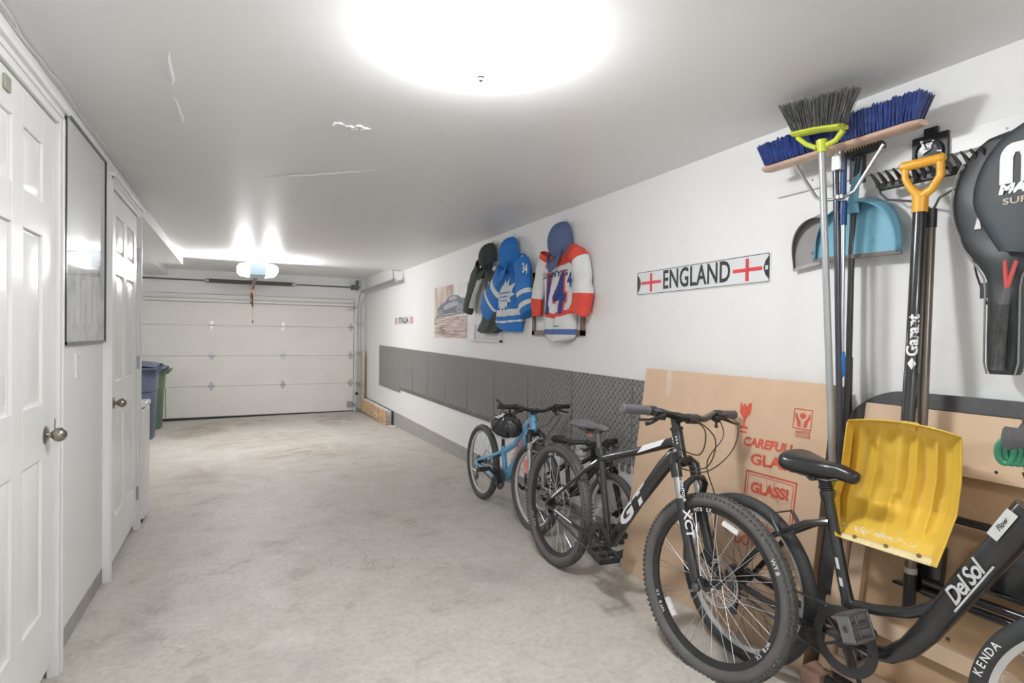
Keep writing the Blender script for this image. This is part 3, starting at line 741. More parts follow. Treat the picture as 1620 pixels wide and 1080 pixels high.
def chain(root, c0, r0_, c1, r1_, y0=-.045, y1=-.04):
    # closed loop round ring c0 and cog c1, as real links
    b = MB(); (x0, z0), (x1, z1) = c0, c1
    d = V((x1-x0, z1-z0)); L = d.length; al = math.atan2(z1-z0, x1-x0); g = math.acos((r0_-r1_)/L)
    pts = []
    for i in range(25): a = al+g+(2*pi-2*g)*i/24; pts.append(V((x0+r0_*cos(a), y0, z0+r0_*sin(a))))
    for i in range(13): a = al-g+(2*g)*i/12; pts.append(V((x1+r1_*cos(a), y1, z1+r1_*sin(a))))
    pts.append(pts[0]); D = [0]
    for i in range(1, len(pts)): D.append(D[-1]+(pts[i]-pts[i-1]).length)
    step = .0127; k = 0; s = 0
    def at(s):
        s = s % D[-1]
        for i in range(1, len(D)):
            if D[i] >= s: f = (s-D[i-1])/max(1e-9, D[i]-D[i-1]); return pts[i-1].lerp(pts[i], f)
    while s < D[-1]:
        p, q = at(s), at(s+step); m_ = (p+q)/2; ang_ = math.atan2(q.z-p.z, q.x-p.x)
        w_ = .0035 if k % 2 else .0022
        b.box((-.0085, -w_, -.004), (.0085, w_, .004), Matrix.Translation(m_) @ Matrix.Rotation(-ang_, 4, 'Y')); s += step; k += 1
    return b.build('chain', M_dsteel, root, local=True)

def steer_matrix(p, ax, deg):
    return Matrix.Translation(V(p)) @ Matrix.Rotation(R_(deg), 4, V(ax)) @ Matrix.Translation(-V(p))

def sus_fork(root, S, hub, top, bot, half=.055, m_leg=None, m_crown=None, stan=M_alu, off=.035, rl=.019, arch_m=None):
    """telescopic fork: crown under the head tube, bright stanchions, dark lower legs, brake arch"""
    m_leg = m_leg or M_blackgloss; m_crown = m_crown or M_blackgloss
    ax = (V(top)-V(bot)).normalized(); fw = V((ax.z, 0, -ax.x)); 
    cr = V(bot)-ax*.012
    L = (V(hub)-cr).dot(-ax)
    s = MB(S); lo = MB(S); cr_b = MB(S)
    for sy in (-1, 1):
        t0 = cr + V((0, sy*half, 0)) + fw*.012 - ax*.02
        t1 = t0 - ax*(L*.5); t2 = t0 - ax*(L-.02)
        cr_b.tube([cr+V((0,sy*.0,0)), cr+V((0, sy*half*.7, .004)), t0+ax*.004, t0-ax*.045], [.024,.024,.0235,.022], 14)
        s.tube([t0, t1], rl*.80, 16)
        e = V(hub)+V((0, sy*(half+.002), 0))
        lo.tube([t0-ax*(L*.27), t0-ax*(L*.29), t1, t2*.6+e*.4-ax*0, e+ax*.02, e-ax*.006], [rl*1.12, rl*1.12, rl*1.08, rl*1.0, rl*.95, rl*.8], 14)
    a0 = cr - ax*(L*.27) + fw*.030
    lo.tube([a0+V((0,-half,-.005)), a0+fw*.012+V((0,-half*.95,.035))-ax*0, a0+fw*.02+V((0,-half*.45,.058)), a0+fw*.02+V((0,half*.45,.058)), a0+fw*.012+V((0,half*.95,.035)), a0+V((0,half,-.005))], [.014,.014,.012,.012,.014,.014], 10)
    f = lo.build('fork', m_leg, root, local=True); cr_b.build('fork_crown', m_crown, f, local=True); s.build('stanchions', stan, f, local=True)
    return f

def bar(root, S, pts, r=.013, grip_l=.12, grip_r=.0165, lever=True, m_=None, grip_m=None, levlen=.11, drop=.02):
    """pts: local polyline from right end (y<0) to left end"""
    b = MB(S); b.tube(pts, r, 12); h = b.build('handlebar', m_ or M_blackgloss, root, local=True)
    for a, c_ in ((0, 1), (-1, -2)):
        e = V(pts[a]); d = (V(pts[c_])-e).normalized()
        g = MB(S); g.tube([e-d*.004, e+d*.003, e+d*.006, e+d*grip_l*.5, e+d*(grip_l-.006), e+d*grip_l], [grip_r*.9, grip_r*1.15, grip_r, grip_r, grip_r*1.02, grip_r*1.15], 16)
        for k in range(9): g.ring(tuple(e+d*(.02+k*.01)), tuple(d), grip_r, [(0,-.002),(.0012,0),(0,.002)], 16) if False else None
        g.build('grip', grip_m or M_black, h, local=True)
        if lever:
            l = MB(S); m0 = e+d*(grip_l+.022)
            l.tube([m0-d*.012, m0+d*.012], .020, 14)
            l.cbox(m0+V((.018,0,-.004)), (.045,.04,.026), (0,15,0)) 
            l.tube([m0+V((.036,0,-.012))+d*.02, m0+V((.052,0,-drop))-d*.01, m0+V((.055,0,-drop-.012))-d*levlen*.6, m0+V((.05,0,-drop-.014))-d*levlen], [.008,.007,.0055,.006], 10)
            l.build('brake_lever', M_black, h, local=True, bev=.002)
            l = MB(S); l.cbox(m0+d*.03+V((.012,0,-.016)), (.04,.03,.024), (0,20,0)); l.tube([m0+d*.03+V((.02,0,-.02)), m0+d*.0+V((.0,0,-.05)), m0-d*.02+V((-.01,0,-.056))], [.006,.006,.009], 8); l.build('shifter', M_black, h, local=True, bev=.003)
    return h

def derailleur(root, x, z, y=-.055, s=1.0):
    b = MB()
    b.tube([(x+.005, y+.01, z), (x-.005, y-.005, z-.025), (x+.012, y-.004, z-.055)], [.012,.014,.010], 10)
    b.cbox((x+.012, y, z-.085), (.018,.006,.075), (0,12,0)); b.cbox((x+.012, y+.014, z-.085), (.018,.003,.075), (0,12,0))
    for (dx, dz) in ((.018,-.055),(.004,-.118)): b.lathe([(0,0),(.017,0),(.017,.012),(0,.012)], (x+dx, y, z+dz), (0,1,0), 14)
    b.build('rear_derailleur', M_dsteel, root, local=True, bev=.001)

# ------------------------------------------------------------------ the large grey hardtail in front
M_gt = mat('charcoal_metallic_paint', (.035,.036,.036), .28, .35, var=.1, coat=.5)
def make_hardtail():
    root = thing('bicycle', (1.642, 2.806, fz(2.8)), 'dark grey mountain bicycle with silver and white frame lettering in front of the cardboard carton', 'bicycle', rot=(R_(-3.5), 0, R_(-90.6)))
    R, W = .345, .055; wb = 1.193; zb = .018
    hub = (wb, 0, R+.012); ht, hb = (.952, 0, .925), (.993, 0, .805)
    S = steer_matrix(hb, V(ht)-V(hb), 7)
    bb = (.525, 0, .295); st = (.40, 0, .72); rh = (0, 0, R)
    # frame
    b = MB()
    b.tube([V(hb)-(V(ht)-V(hb))*.08, ht], .0235, 18); b.ring(tuple(V(ht)), tuple(V(ht)-V(hb)), .024, [(0,-.008),(.004,-.008),(.004,.004),(0,.004)], 20)
    b.tube([(.965,0,.872), (.93,0,.862), (.72,0,.785), (.50,0,.715), (.412,0,.685)], [(.020,.02),(.022,.022),(.019,.021),(.017,.019),(.016,.016)], 16)   # top tube
    b.tube([(.985,0,.825), (.95,0,.81), (.885,0,.745), (.73,0,.555), (bb[0]+.03,0,bb[2]+.02)], [(.024,.022),(.034,.024),(.034,.025),(.029,.024),(.026,.026)], 16)  # down tube
    b.tube([bb, (st[0],0,st[2]+.02)], [.0185,.016], 16); b.cyl((bb[0],-.037,bb[2]), (bb[0],.037,bb[2]), .024, 20)
    for sy in (-1, 1):
        b.tube([(.41,sy*.012,.675), (.34,sy*.032,.62), (.18,sy*.050,.49), (.02,sy*.062,R+.03), (0,sy*.062,R)], [.012,.011,.010,.010,.011], 10)
        b.tube([(bb[0]-.01,sy*.025,bb[2]), (.33,sy*.045,.30), (.15,sy*.060,.325), (0,sy*.062,R-.005)], [.013,.011,.0105,.010], 10)
        b.cyl((0,sy*.056,R), (0,sy*.070,R), .014, 12)
    fr = b.build('frame', M_gt, root, local=True)
    # white and silver graphics on the drive side of the down tube and top tube
    g = MB(); D0, D1 = V((.595,-.0,.375)), V((.93,0,.79)); dv = (D1-D0).normalized(); nv = V((-dv.z,0,dv.x))
    def dn(u, v, d): 
        # wraps round the tube a little
        return D0+dv*u+nv*v+V((0,-.0262-d+ (abs(v)/.03)**2*.008,0))
    fnl = dn
    letter(g, 'GT', lambda u, v, d: dn(.185+u, v-.001, .0012), size=.080, bold=.0035, shear=.2, xs=2.2, spacing=1.1); g.build('frame_lettering', mat('silver_decal', (.72,.73,.76), .35), fr, local=True, smooth=False)
    g = MB(); T0, T1 = V((.72,-.0215,.787)), V((.92,-.0235,.862)); tv = (T1-T0).normalized(); tn = V((-tv.z,0,tv.x))
    g.add([T0+tv*.0-tn*.012, T0+tv*.17-tn*.008, T0+tv*.21+tn*.014, T0+tv*.05+tn*.014], [(0,1,2,3)]); g.build('top_tube_decal', M_whitedec, fr, local=True, smooth=False)
    g = MB(); hn = (V(ht)-V(hb)).normalized()
    for k in range(3):
        o = V(hb)+hn*(.052+k*.013)+V((.0,-.0248,0)); g.add([o+V((-.016,.004,-.002)), o+V((.013,.003,.012)), o+V((.013,.003,.020)), o+V((-.016,.004,.006))], [(0,1,2,3)])
    g.build('head_badge', M_whitedec, fr, local=True, smooth=False)
    for a, b2, z0, z1 in ((.06,.16,.395,.475), (.10,.27,.336,.312)):
        g = MB(); g.add([(a,-.0725 if z0 > .38 else -.0725,z0), (b2,-.0625,z1), (b2,-.0625,z1+.010), (a,-.0725,z0+.010)], [(0,1,2,3)]); g.build('stay_decal', M_whitedec, fr, local=True, smooth=False)
    wheel(root, 'rear_wheel', (0,0,R), R, W, None, M_black, knob=104, disc=1, cass=1, rim_txt='WTB SX', rimh=.024)
    wheel(root, 'front_wheel', hub, R, W, S, M_black, knob=104, disc=1, rim_txt='WTB SX', tyre_txt=[('WTB', .6, .022)], rimh=.024, reflector=True)
    f = sus_fork(root, S, hub, ht, hb, .058)
    # XCT lettering down the near fork leg
    ax = (V(ht)-V(hb)).normalized(); lg0 = V(hub)+ax*.23+V((0,-.058-.0215,0)); fv = V((ax.z,0,-ax.x))
    g = MB(S); letter(g, 'XCT', lambda u, v, d: lg0 - ax*u + fv*(v+.004), size=.052, bold=.0014, spacing=1.0); g.build('fork_letters', M_whitedec, f, local=True, smooth=False)
    g = MB(S); letter(g, 'SUNTOUR', lambda u, v, d: lg0 +ax*.125 - ax*u + fv*(v+.004), size=.018, bold=.0004); letter(g, 'SR', lambda u, v, d: lg0 +ax*.285 - V((0,.0035,0)) + fv*(u) + ax*v, size=.016, bold=.0004)
    g.build('fork_letters', M_whitedec, f, local=True, smooth=False)
    b = MB(S); b.cbox(tuple(V(hub)+V((-.06,.045,.085))), (.05,.03,.045), (0,30,0)); b.build('brake_caliper', M_black, root, local=True, bev=.004)
    b = MB(S); b.cyl(tuple(V(hub)+V((0,-.10,0))), tuple(V(hub)+V((0,.09,0))), .007, 10); b.lathe([(0,0),(.017,0),(.016,.012),(.009,.016),(0,.016)], tuple(V(hub)+V((0,-.083,0))), (0,-1,0), 14)
    b.tube([tuple(V(hub)+V((0,.085,0))), tuple(V(hub)+V((.03,.09,.04)))], .006, 8); b.build('quick_release', M_dsteel, root, local=True)
    # stem, bar
    b = MB(S); b.tube([V(ht), V(ht)+V((-.02,0,.055))], .019, 14); b.tube([V(ht)+V((-.014,0,.035)), V(ht)+V((.03,0,.05)), V(ht)+V((.075,0,.052))], [.022,.017,.021], 12); b.cyl(tuple(V(ht)+V((.078,-.03,.052))), tuple(V(ht)+V((.078,.03,.052))), .021, 16)
    b.build('stem', M_black, root, local=True)
    bx, bz = ht[0]+.078, ht[2]+.052
    bar(root, S, [(bx-.055,-.345,bz+.022), (bx-.03,-.17,bz+.022), (bx,-.075,bz+.002), (bx,0,bz), (bx,.075,bz+.002), (bx-.03,.17,bz+.022), (bx-.055,.345,bz+.022)], .0145, .125, .0185, grip_m=mat('grey_grip', (.12,.12,.13), .6))
    # cables
    b = MB(S)
    for pts in ([(bx-.02,-.20,bz+.02),(bx+.07,-.12,bz+.02),(bx+.12,0,bz-.06),(bx+.07,.02,bz-.19),(.975,-.03,.80)],
                [(bx-.02,.20,bz+.02),(bx+.10,.16,bz+.0),(bx+.16,.06,bz-.10),(bx+.09,.0,bz-.20),(.985,-.028,.77)],
                [(bx-.02,.19,bz+.01),(bx+.06,.13,bz-.06),(bx+.03,.08,bz-.18),(bx+.10,.07,bz-.33),(wb-.07,.07,.44)],
                [(bx-.02,-.19,bz+.015),(bx+.04,-.12,bz+.02),(bx+.09,-.03,bz-.03),(bx+.05,.0,bz-.14),(.95,-.03,.86)]):
        # smooth
        P = [V(p) for p in pts]; out = []
        for i in range(len(P)-1):
            p0 = P[max(0,i-1)]; p1 = P[i]; p2 = P[i+1]; p3 = P[min(len(P)-1,i+2)]
            for k in range(8):
                t_ = k/8; out.append(.5*((2*p1)+(p2-p0)*t_+(2*p0-5*p1+4*p2-p3)*t_*t_+(3*p1-p0-3*p2+p3)*t_**3))
        out.append(P[-1]); b.tube(out, .0026, 7)
    b.build('brake_and_shift_cables', M_brown, root, local=True)
    b = MB(); b.tube([(.93,-.022,.838), (.72,-.022,.764), (.50,-.021,.694)], .0024, 6); b.build('cable_run', M_brown, root, local=True)
    # seat
    b = MB(); b.tube([(st[0]-.002,0,st[2]+.0), (.365,0,.822)], .0145, 14); b.build('seat_post', M_dsteel, root, local=True)
    b = MB(); b.cyl((.402,0,.70), (.394,0,.735), .022, 16); b.tube([(.398,.02,.72),(.37,.03,.722),(.34,.028,.72)], .005, 6); b.build('seat_clamp', M_black, root, local=True)
    saddle(root, .175, .46, .865, .150, m_=mat('grey_saddle', (.13,.13,.135), .42), thick=.045)
    b = MB(); b.lathe([(0,0),(.013,0),(.012,.01),(0,.012)], (.30,0,.79), (-1,0,0), 16); b.build('rear_reflector', mat('red_reflector', (.65,.25,.25), .3), root, local=True)
    crankset(root, (bb[0], bb[2]), .088, 40, R_(4), arm=.165, yoff=-.05, guard=True, ped=(.11,.11), ped_tilt=12)
    chain(root, (bb[0], bb[2]), .084, (0, R), .042, -.05, -.044)
    derailleur(root, .0, R-.01)
    return root
make_hardtail()
# ------------------------------------------------------------------ the small blue bicycle
M_blue = mat('sky_blue_paint', (.15,.50,.80), .3, var=.06, coat=.4)
M_coral = mat('coral_decal', (.80,.25,.22), .4)
M_silver = mat('silver_rim', (.66,.66,.66), .35, .35, var=.05)
def make_kid():
    root = thing('bicycle', (1.812, 4.284, fz(4.28)), 'sky blue bicycle with coral lettering and a helmet on its handlebar', 'bicycle', rot=(R_(-2), 0, R_(-90)))
    R, W = .305, .056; wb = .915
    hub = (wb, 0, R+.008); ht, hb = (.845, 0, .80), (.868, 0, .69)
    S = steer_matrix(hb, V(ht)-V(hb), 3)
    bb = (.455, 0, .27)
    b = MB()
    b.tube([V(hb)-(V(ht)-V(hb))*.06, ht], .021, 16)
    b.tube([(.85,0,.775), (.78,0,.735), (.60,0,.56), (.43,0,.475), (.39,0,.462)], [(.022,.022),(.026,.024),(.023,.022),(.021,.021),(.018,.018)], 14)
    b.tube([(.865,0,.71), (.80,0,.665), (.62,0,.44), (bb[0]+.015,0,bb[2]+.015)], [(.026,.022),(.038,.026),(.037,.026),(.028,.024)], 14)
    b.tube([bb, (.385,0,.50)], .020, 14); b.cyl((bb[0],-.035,bb[2]), (bb[0],.035,bb[2]), .022, 18)
    for sy in (-1, 1):
        b.tube([(.395,sy*.014,.465), (.33,sy*.032,.43), (.03,sy*.06,R+.02), (0,sy*.06,R)], [.013,.012,.010,.010], 10)
        b.tube([(bb[0]-.01,sy*.025,bb[2]), (.30,sy*.045,.262), (.03,sy*.06,R-.012), (0,sy*.06,R)], [.014,.013,.011,.010], 10)
    fr = b.build('frame', M_blue, root, local=True)
    g = MB(); D0, D1 = V((.50,0,.325)), V((.83,0,.70)); dv = (D1-D0).normalized(); nv = V((-dv.z,0,dv.x))
    letter(g, 'HYPER', lambda u, v, d: D0+dv*(.25+u)+nv*(v)+V((0,-.0275,0)), size=.055, bold=.002, shear=.3, xs=1.6); g.build('frame_lettering', M_coral, fr, local=True, smooth=False)
    g = MB(); g.add([(.845,-.0225,.70),(.862,-.0225,.71),(.868,-.0225,.765),(.845,-.0225,.755)], [(0,1,2,3)]); g.add([(.66,-.0225,.61),(.79,-.0235,.735),(.79,-.0235,.75),(.66,-.0225,.625)], [(0,1,2,3)]); g.build('head_decal', M_coral, fr, local=True, smooth=False)
    wheel(root, 'rear_wheel', (0,0,R), R, W, None, M_silver, cass=1, disc=1, rimh=.015, tire_m=mat('smooth_tyre', (.085,.085,.086), .6), spokes=28)
    wheel(root, 'front_wheel', hub, R, W, S, M_silver, rimh=.015, tire_m=MATS['smooth_tyre'], spokes=28)
    f = sus_fork(root, S, hub, ht, hb, .052, m_leg=M_alu, stan=M_alu, rl=.016, m_crown=M_black)
    b = MB(S); ax = (V(ht)-V(hb)).normalized(); b.tube([V(hub)+ax*.10+V((-.006,-.0535,0)), V(hub)+ax*.19+V((-.006,-.0535,0))], .0185, 14); b.build('fork_sleeve', M_coral, f, local=True)
    b = MB(S); b.tube([V(ht), V(ht)+V((-.01,0,.04))], .018, 14); b.tube([V(ht)+V((-.006,0,.025)), V(ht)+V((.05,0,.035))], .018, 12); b.build('stem', M_black, root, local=True)
    bx, bz = ht[0]+.055, ht[2]+.035
    bar(root, S, [(bx-.04,-.285,bz+.025), (bx-.02,-.14,bz+.025), (bx,-.05,bz), (bx,.05,bz), (bx-.02,.14,bz+.025), (bx-.04,.285,bz+.025)], .0125, .10, .0155, levlen=.08)
    b = MB(S)
    b.tube([(bx-.02,.16,bz+.02),(bx+.06,.12,bz-.0),(bx+.05,.05,bz-.09),(.88,-.024,.70)], .0025, 6); b.tube([(bx-.02,.17,bz+.02),(bx+.08,.14,bz-.03),(bx+.06,.06,bz-.16),(.93,.03,.60)], .0025, 6)
    b.tube([(bx-.02,-.17,bz+.02),(bx+.03,-.06,bz+.02),(bx+.02,0,bz-.06),(.80,-.02,.72)], .0025, 6); b.build('brake_and_shift_cables', M_black, root, local=True)
    b = MB(S); b.tube([(.865,-.03,.655),(.885,-.045,.60)], .011, 8); b.tube([(.865,.03,.655),(.885,.045,.60)], .011, 8); b.build('front_brake', M_alu, root, local=True)
    b = MB(); b.tube([(.386,0,.49), (.375,0,.60)], .0125, 12); b.build('seat_post', M_black, root, local=True)
    saddle(root, .24, .48, .645, .13, thick=.05)
    crankset(root, (bb[0], bb[2]), .070, 32, R_(160), arm=.14, yoff=-.045, ped=(.09,.075), ped_tilt=-20)
    chain(root, (bb[0], bb[2]), .068, (0, R), .035, -.045, -.042); derailleur(root, .0, R-.01, s=.9)
    b = MB(); b.tube([(.05,-.075,R+.02),(.05,-.075,R-.06),(-.02,-.078,R-.06)], .006, 8); b.build('derailleur_guard', M_silver, root, local=True)
make_kid()

# helmet hanging from the blue bicycle's near grip
def helmet():
    c = V((1.62, 3.40, .665)); t_lab = 'black bicycle helmet hanging from the near grip of the blue bicycle'
    hx = Matrix.Translation(c) @ Euler((R_(20), R_(-35), R_(25))).to_matrix().to_4x4()
    b = MB(hx)
    def fn(u, v, k=1.0):
        a = 2*pi*u; e = v*pi*.5; rib = 1 + .035*cos(a*7)*sin(e*2)
        return V((.088*k*cos(a)*cos(e)*rib, .115*k*sin(a)*cos(e)*rib, .100*k*sin(e)*rib))
    b.grid(lambda u, v: fn(u, v), 56, 14)
    b.grid(lambda u, v: fn(u, v, .86), 56, 14)
    b.ring((0,0,0), (0,0,1), .001, [(0,0),(0,0.0001)], 8) if False else None
    n = 56
    vs = [fn(k/n, 0) for k in range(n)]+[fn(k/n, 0, .86) for k in range(n)]; b.add(vs, [(k, (k+1) % n, n+(k+1) % n, n+k) for k in range(n)])
    sh = put(b.build('bicycle_helmet', M_blackgloss), '', t_lab, 'helmet')
    b = MB(hx)
    for k in range(6):
        a0 = pi*(k+.5)/3
        for (e0, e1) in ((.18,.55),(.70,1.1)):
            P = []
            for (da, e) in ((-.10,e0),(.10,e0),(.07,e1),(-.07,e1)):
                a = a0+da*(1 if e < .8 else 1.6); P.append(V((.089*cos(a)*cos(e), .117*sin(a)*cos(e), .101*sin(e)))*1.03)
            b.add(P, [(0,1,2,3)])
    b.build('vent', mat('helmet_vent', (.004,.004,.004), .8), sh)
    b = MB(hx); b.ring((0,0,.002), (0,0,1), .100, [(0,-.006),(.004,0),(0,.006)], 40); 
    b.build('rim_band', mat('grey_helmet_band', (.30,.31,.31), .4), sh)
    b = MB(); g = V((1.56, 3.44, .83))
    b.tube([c+V((-.06,.04,.04)), c+V((-.05,-.06,.14)), g+V((0,0,.02)), g+V((.03,.03,0)), c+V((.03,.02,.12)), c+V((.05,.05,.02))], .007, 8, flat=.35); b.build('strap', M_black, sh)
    b = MB(hx); b.tube([(-.03,.05,.095),(0,.02,.103),(.03,.05,.095)], .004, 6); b.tube([(-.02,.07,.085),(.02,.02,.102)], .004, 6); b.build('decal', M_whitedec, sh)
helmet()

# ------------------------------------------------------------------ small black bicycle behind
def make_small_black():
    root = thing('bicycle', (2.03, 3.66, fz(3.66)), 'small black bicycle standing against the wall behind the grey mountain bicycle', 'bicycle', rot=(R_(-2), 0, R_(-89)))
    R, W = .252, .048; wb = .86; M_f = M_blackgloss
    hub = (wb, 0, R); ht, hb = (.70, 0, .62), (.745, 0, .53); S = steer_matrix(hb, V(ht)-V(hb), 0); bb = (.38, 0, .25)
    b = MB()
    b.tube([hb, ht], .02, 14); b.tube([(.72,0,.57), (.55,0,.42), bb], .022, 12); b.tube([(.715,0,.60), (.52,0,.50), (.33,0,.44)], .016, 12); b.tube([bb, (.31,0,.53)], .016, 12)
    for sy in (-1, 1): b.tube([(.33,sy*.014,.45),(.02,sy*.055,R+.02),(0,sy*.055,R)], .009, 8); b.tube([(bb[0],sy*.03,bb[2]),(0,sy*.055,R)], .010, 8)
    b.build('frame', M_f, root, local=True)
    wheel(root, 'rear_wheel', (0,0,R), R, W, None, M_silver, cass=1, rimh=.015, tire_m=MATS['smooth_tyre'], spokes=24); wheel(root, 'front_wheel', hub, R, W, S, M_silver, rimh=.015, tire_m=MATS['smooth_tyre'], spokes=24)
    sus_fork(root, S, hub, ht, hb, .05, m_leg=M_f, stan=M_alu, rl=.017)
    b = MB(S); b.tube([ht, (.69,0,.65), (.725,0,.655)], .017, 12)
    for sy in (-.04, .04): b.tube([(.69,sy,.50),(.685,sy,.62)], .013, 10); [b.ring((.69,sy,.51+.016*k), (0,0,1), .013, [(0,-.003),(.005,0),(0,.003)], 14) for k in range(7)]
    b.build('stem', M_black, root, local=True)
    bar(root, S, [(.66,-.20,.665),(.70,-.1,.665),(.725,0,.655),(.70,.08,.665),(.67,.16,.665)], .012, .09, .015, levlen=.07)
    b = MB(S); b.tube([(.70,-.12,.665),(.80,-.08,.64),(.79,0,.56),(.76,.02,.5)], .0025, 6); b.tube([(.70,.10,.665),(.82,.06,.66),(.80,0,.60),(.74,0,.5)], .0025, 6); b.build('cables', M_black, root, local=True)
    b = MB(S); b.lathe([(0,-.03),(.03,-.03),(.045,.0),(.046,.03),(.03,.045),(0,.05)], (.63,-.075,.60), (-.75,-.6,.2), 20); b.build('headlamp', mat('pearl_plastic', (.62,.62,.60), .3), root, local=True)
    b = MB(); b.tube([(.31,0,.52),(.295,0,.60)], .013, 10); b.build('seat_post', M_dsteel, root, local=True); saddle(root, .17, .40, .63, .13)
    b = MB(); pts = [(R*1.06*cos(a), 0, R+R*1.06*sin(a)) for a in [pi*.15+pi*.7*i/14 for i in range(15)]]; b.tube(pts, [(.003,.028)]*15, 8, up=(0,1,0)) if False else b.tube(pts, .006, 8, flat=4); b.build('mudguard', mat('white_mudguard', (.75,.75,.74), .4), root, local=True) if False else None
    b = MB(); b.cbox((-.03,-.03,.55), (.03,.05,.03)); b.build('rear_reflector', M_coral, root, local=True)
    crankset(root, (bb[0], bb[2]), .06, 28, R_(200), arm=.12, yoff=-.04, ped=(.08,.07)); chain(root, (bb[0], bb[2]), .058, (0, R), .032, -.04, -.04)
    b = MB(); b.tube([(.10,-.075,R+.015),(.36,-.062,.30),(.40,-.06,.29)], .02, 10, flat=.3, up=(0,1,0)); b.build('chain_guard', M_black, root, local=True)
make_small_black()

# ------------------------------------------------------------------ the black step-through cruiser
def make_cruiser():
    root = thing('bicycle', (1.822, 1.62, fz(1.62)), 'black step-through cruiser bicycle with thick curved frame tube at the right edge', 'bicycle', rot=(R_(-2), 0, R_(-90)))
    R, W = .327, .050; wb = 1.115
    hub = (wb, 0, R); ht, hb = (.905, 0, .95), (.955, 0, .82)
    S = steer_matrix(hb, V(ht)-V(hb), 4)
    bb = (.465, 0, .305); st = (.345, 0, .745)
    b = MB(); 
    b.tube([bb, (.415,0,.47), st], [.021,.019,.0185], 16); b.ring(st, (.12,0,-.44), .0195, [(0,-.012),(.004,-.012),(.004,.012),(0,.012)], 18); b.cyl((bb[0],-.038,bb[2]), (bb[0],.038,bb[2]), .026, 20)
    # big swooping tube
    pl = [(bb[0]+.01,.292), (.523,.288), (.571,.303), (.625,.352), (.676,.429), (.739,.546), (.798,.652), (.853,.752), (.905,.85)]
    b.tube([(x,0,z) for x, z in pl], [(.022,.024),(.023,.026),(.026,.027),(.030,.029),(.034,.030),(.037,.031),(.039,.032),(.041,.033),(.040,.032)], 20, up=(-.6,0,.6)) 
    b.tube([(.42,0,.400), (.53,0,.424), (.62,0,.455), (.675,0,.492), (.72,0,.545)], [.017,.017,.017,.018,.014], 12)
    b.tube([hb, ht], .026, 18)
    for sy in (-1, 1):
        b.tube([(.365,sy*.016,.655), (.30,sy*.045,.635), (.17,sy*.055,.55), (.02,sy*.062,R+.03), (0,sy*.062,R)], [.013,.012,.011,.010,.010], 10)
        b.tube([(bb[0]-.01,sy*.028,bb[2]), (.30,sy*.050,.29), (.03,sy*.062,R-.008), (0,sy*.062,R)], [.015,.013,.011,.010], 10)
    fr = b.build('frame', M_blackgloss, root, local=True)
    # lettering on the big tube
    D0, D1 = V((.676,0,.429)), V((.905,0,.852)); dv = (D1-D0).normalized(); nv = V((-dv.z,0,dv.x))
    g = MB(); Lf = lambda u, v, d: D0+dv*(.208+u)+nv*(v-.001)+V((0,-.0335-.0035+(v/.035)**2*.006,0))
    letter(g, 'Del Sol', Lf, size=.058, bold=.0013, shear=.35, spacing=.86, xs=.95)
    P = [Lf(-.085,-.026,0), Lf(.095,-.026,0), Lf(.095,-.021,0), Lf(-.085,-.021,0)]; g.add(P, [(0,1,2,3)])
    g.build('frame_lettering', mat('silver_decal2', (.62,.63,.64), .35), fr, local=True, smooth=False)
    g = MB(); g.add([Lf(.158,.004,.001), Lf(.248,.004,.001), Lf(.248,.034,.003), Lf(.158,.034,.003)], [(0,1,2,3)]); pl_ = g.build('model_plate', mat('pale_plate', (.66,.68,.64), .4), fr, local=True, smooth=False)
    g = MB(); letter(g, 'Flow', lambda u, v, d: Lf(.203+u, .019+v, .0035), size=.019, bold=.0004, shear=.3); g.build('plate_lettering', M_black, pl_, local=True, smooth=False)
    g = MB()
    for (o, l) in ((.10,.03),(.22,.04)):
        a0 = V(bb).lerp(V(st), o+.25); a1 = V(bb).lerp(V(st), o+.25+l*2); g.add([a0+V((-.006,-.0205,0)), a0+V((.006,-.0205,0)), a1+V((.006,-.0200,0)), a1+V((-.006,-.0200,0))], [(0,1,2,3)])
    g.build('tube_decal', MATS['silver_decal2'], fr, local=True, smooth=False)
    wheel(root, 'rear_wheel', (0,0,R), R, W, None, M_silver, cass=1, rimh=.015, tire_m=mat('cruiser_tyre', (.045,.047,.050), .65, bmp=.2), spokes=36, sp_m=M_dsteel)
    wheel(root, 'front_wheel', hub, R, W, S, M_silver, rimh=.015, tire_m=MATS['cruiser_tyre'], spokes=36, tyre_txt=[('KENDA', 2.92, .028), ('KENDA', -.2, .028)])
    ax = (V(ht)-V(hb)).normalized()
    b = MB(S); cr = V(hb)-ax*.02
    b.tube([cr+V((0,-.02,0)), cr+V((0,.02,0))], .028, 14)
    for sy in (-1, 1): b.tube([cr+V((0,0,0)), cr+V((.008,sy*.05,-.02)), cr-ax*.20+V((.01,sy*.055,0)), V(hub)+V((-.03,sy*.058,.08)), V(hub)+V((0,sy*.058,0))], [.02,.018,.016,.012,.010], 12)
    b.build('fork', M_blackgloss, root, local=True)
    # stem and swept bar
    b = MB(S); b.tube([V(ht)-ax*.01, V(ht)+ax*.09, V(ht)+ax*.11+V((.03,0,.01))], [.019,.017,.022], 14); b.build('stem', M_dsteel, root, local=True)
    c0 = V(ht)+ax*.11+V((.04,0,.01))
    gx, gz = .985, 1.06
    b = bar(root, None, [(gx,-.335,gz), (gx+.06,-.26,gz+.004), tuple(c0+V((.02,-.10,.03))), tuple(c0+V((0,-.03,0))), tuple(c0+V((0,.03,0))), tuple(c0+V((.02,.10,.03))), (gx-.02,.22,gz), (gx-.10,.285,gz)], .0125, .115, .0175, lever=True, m_=M_dsteel, grip_m=mat('grey_grip2', (.10,.10,.105), .6))
    b = MB(); g0 = V((gx,-.335,gz)); g1 = V((gx+.06,-.26,gz+.004)); d = (g1-g0).normalized()
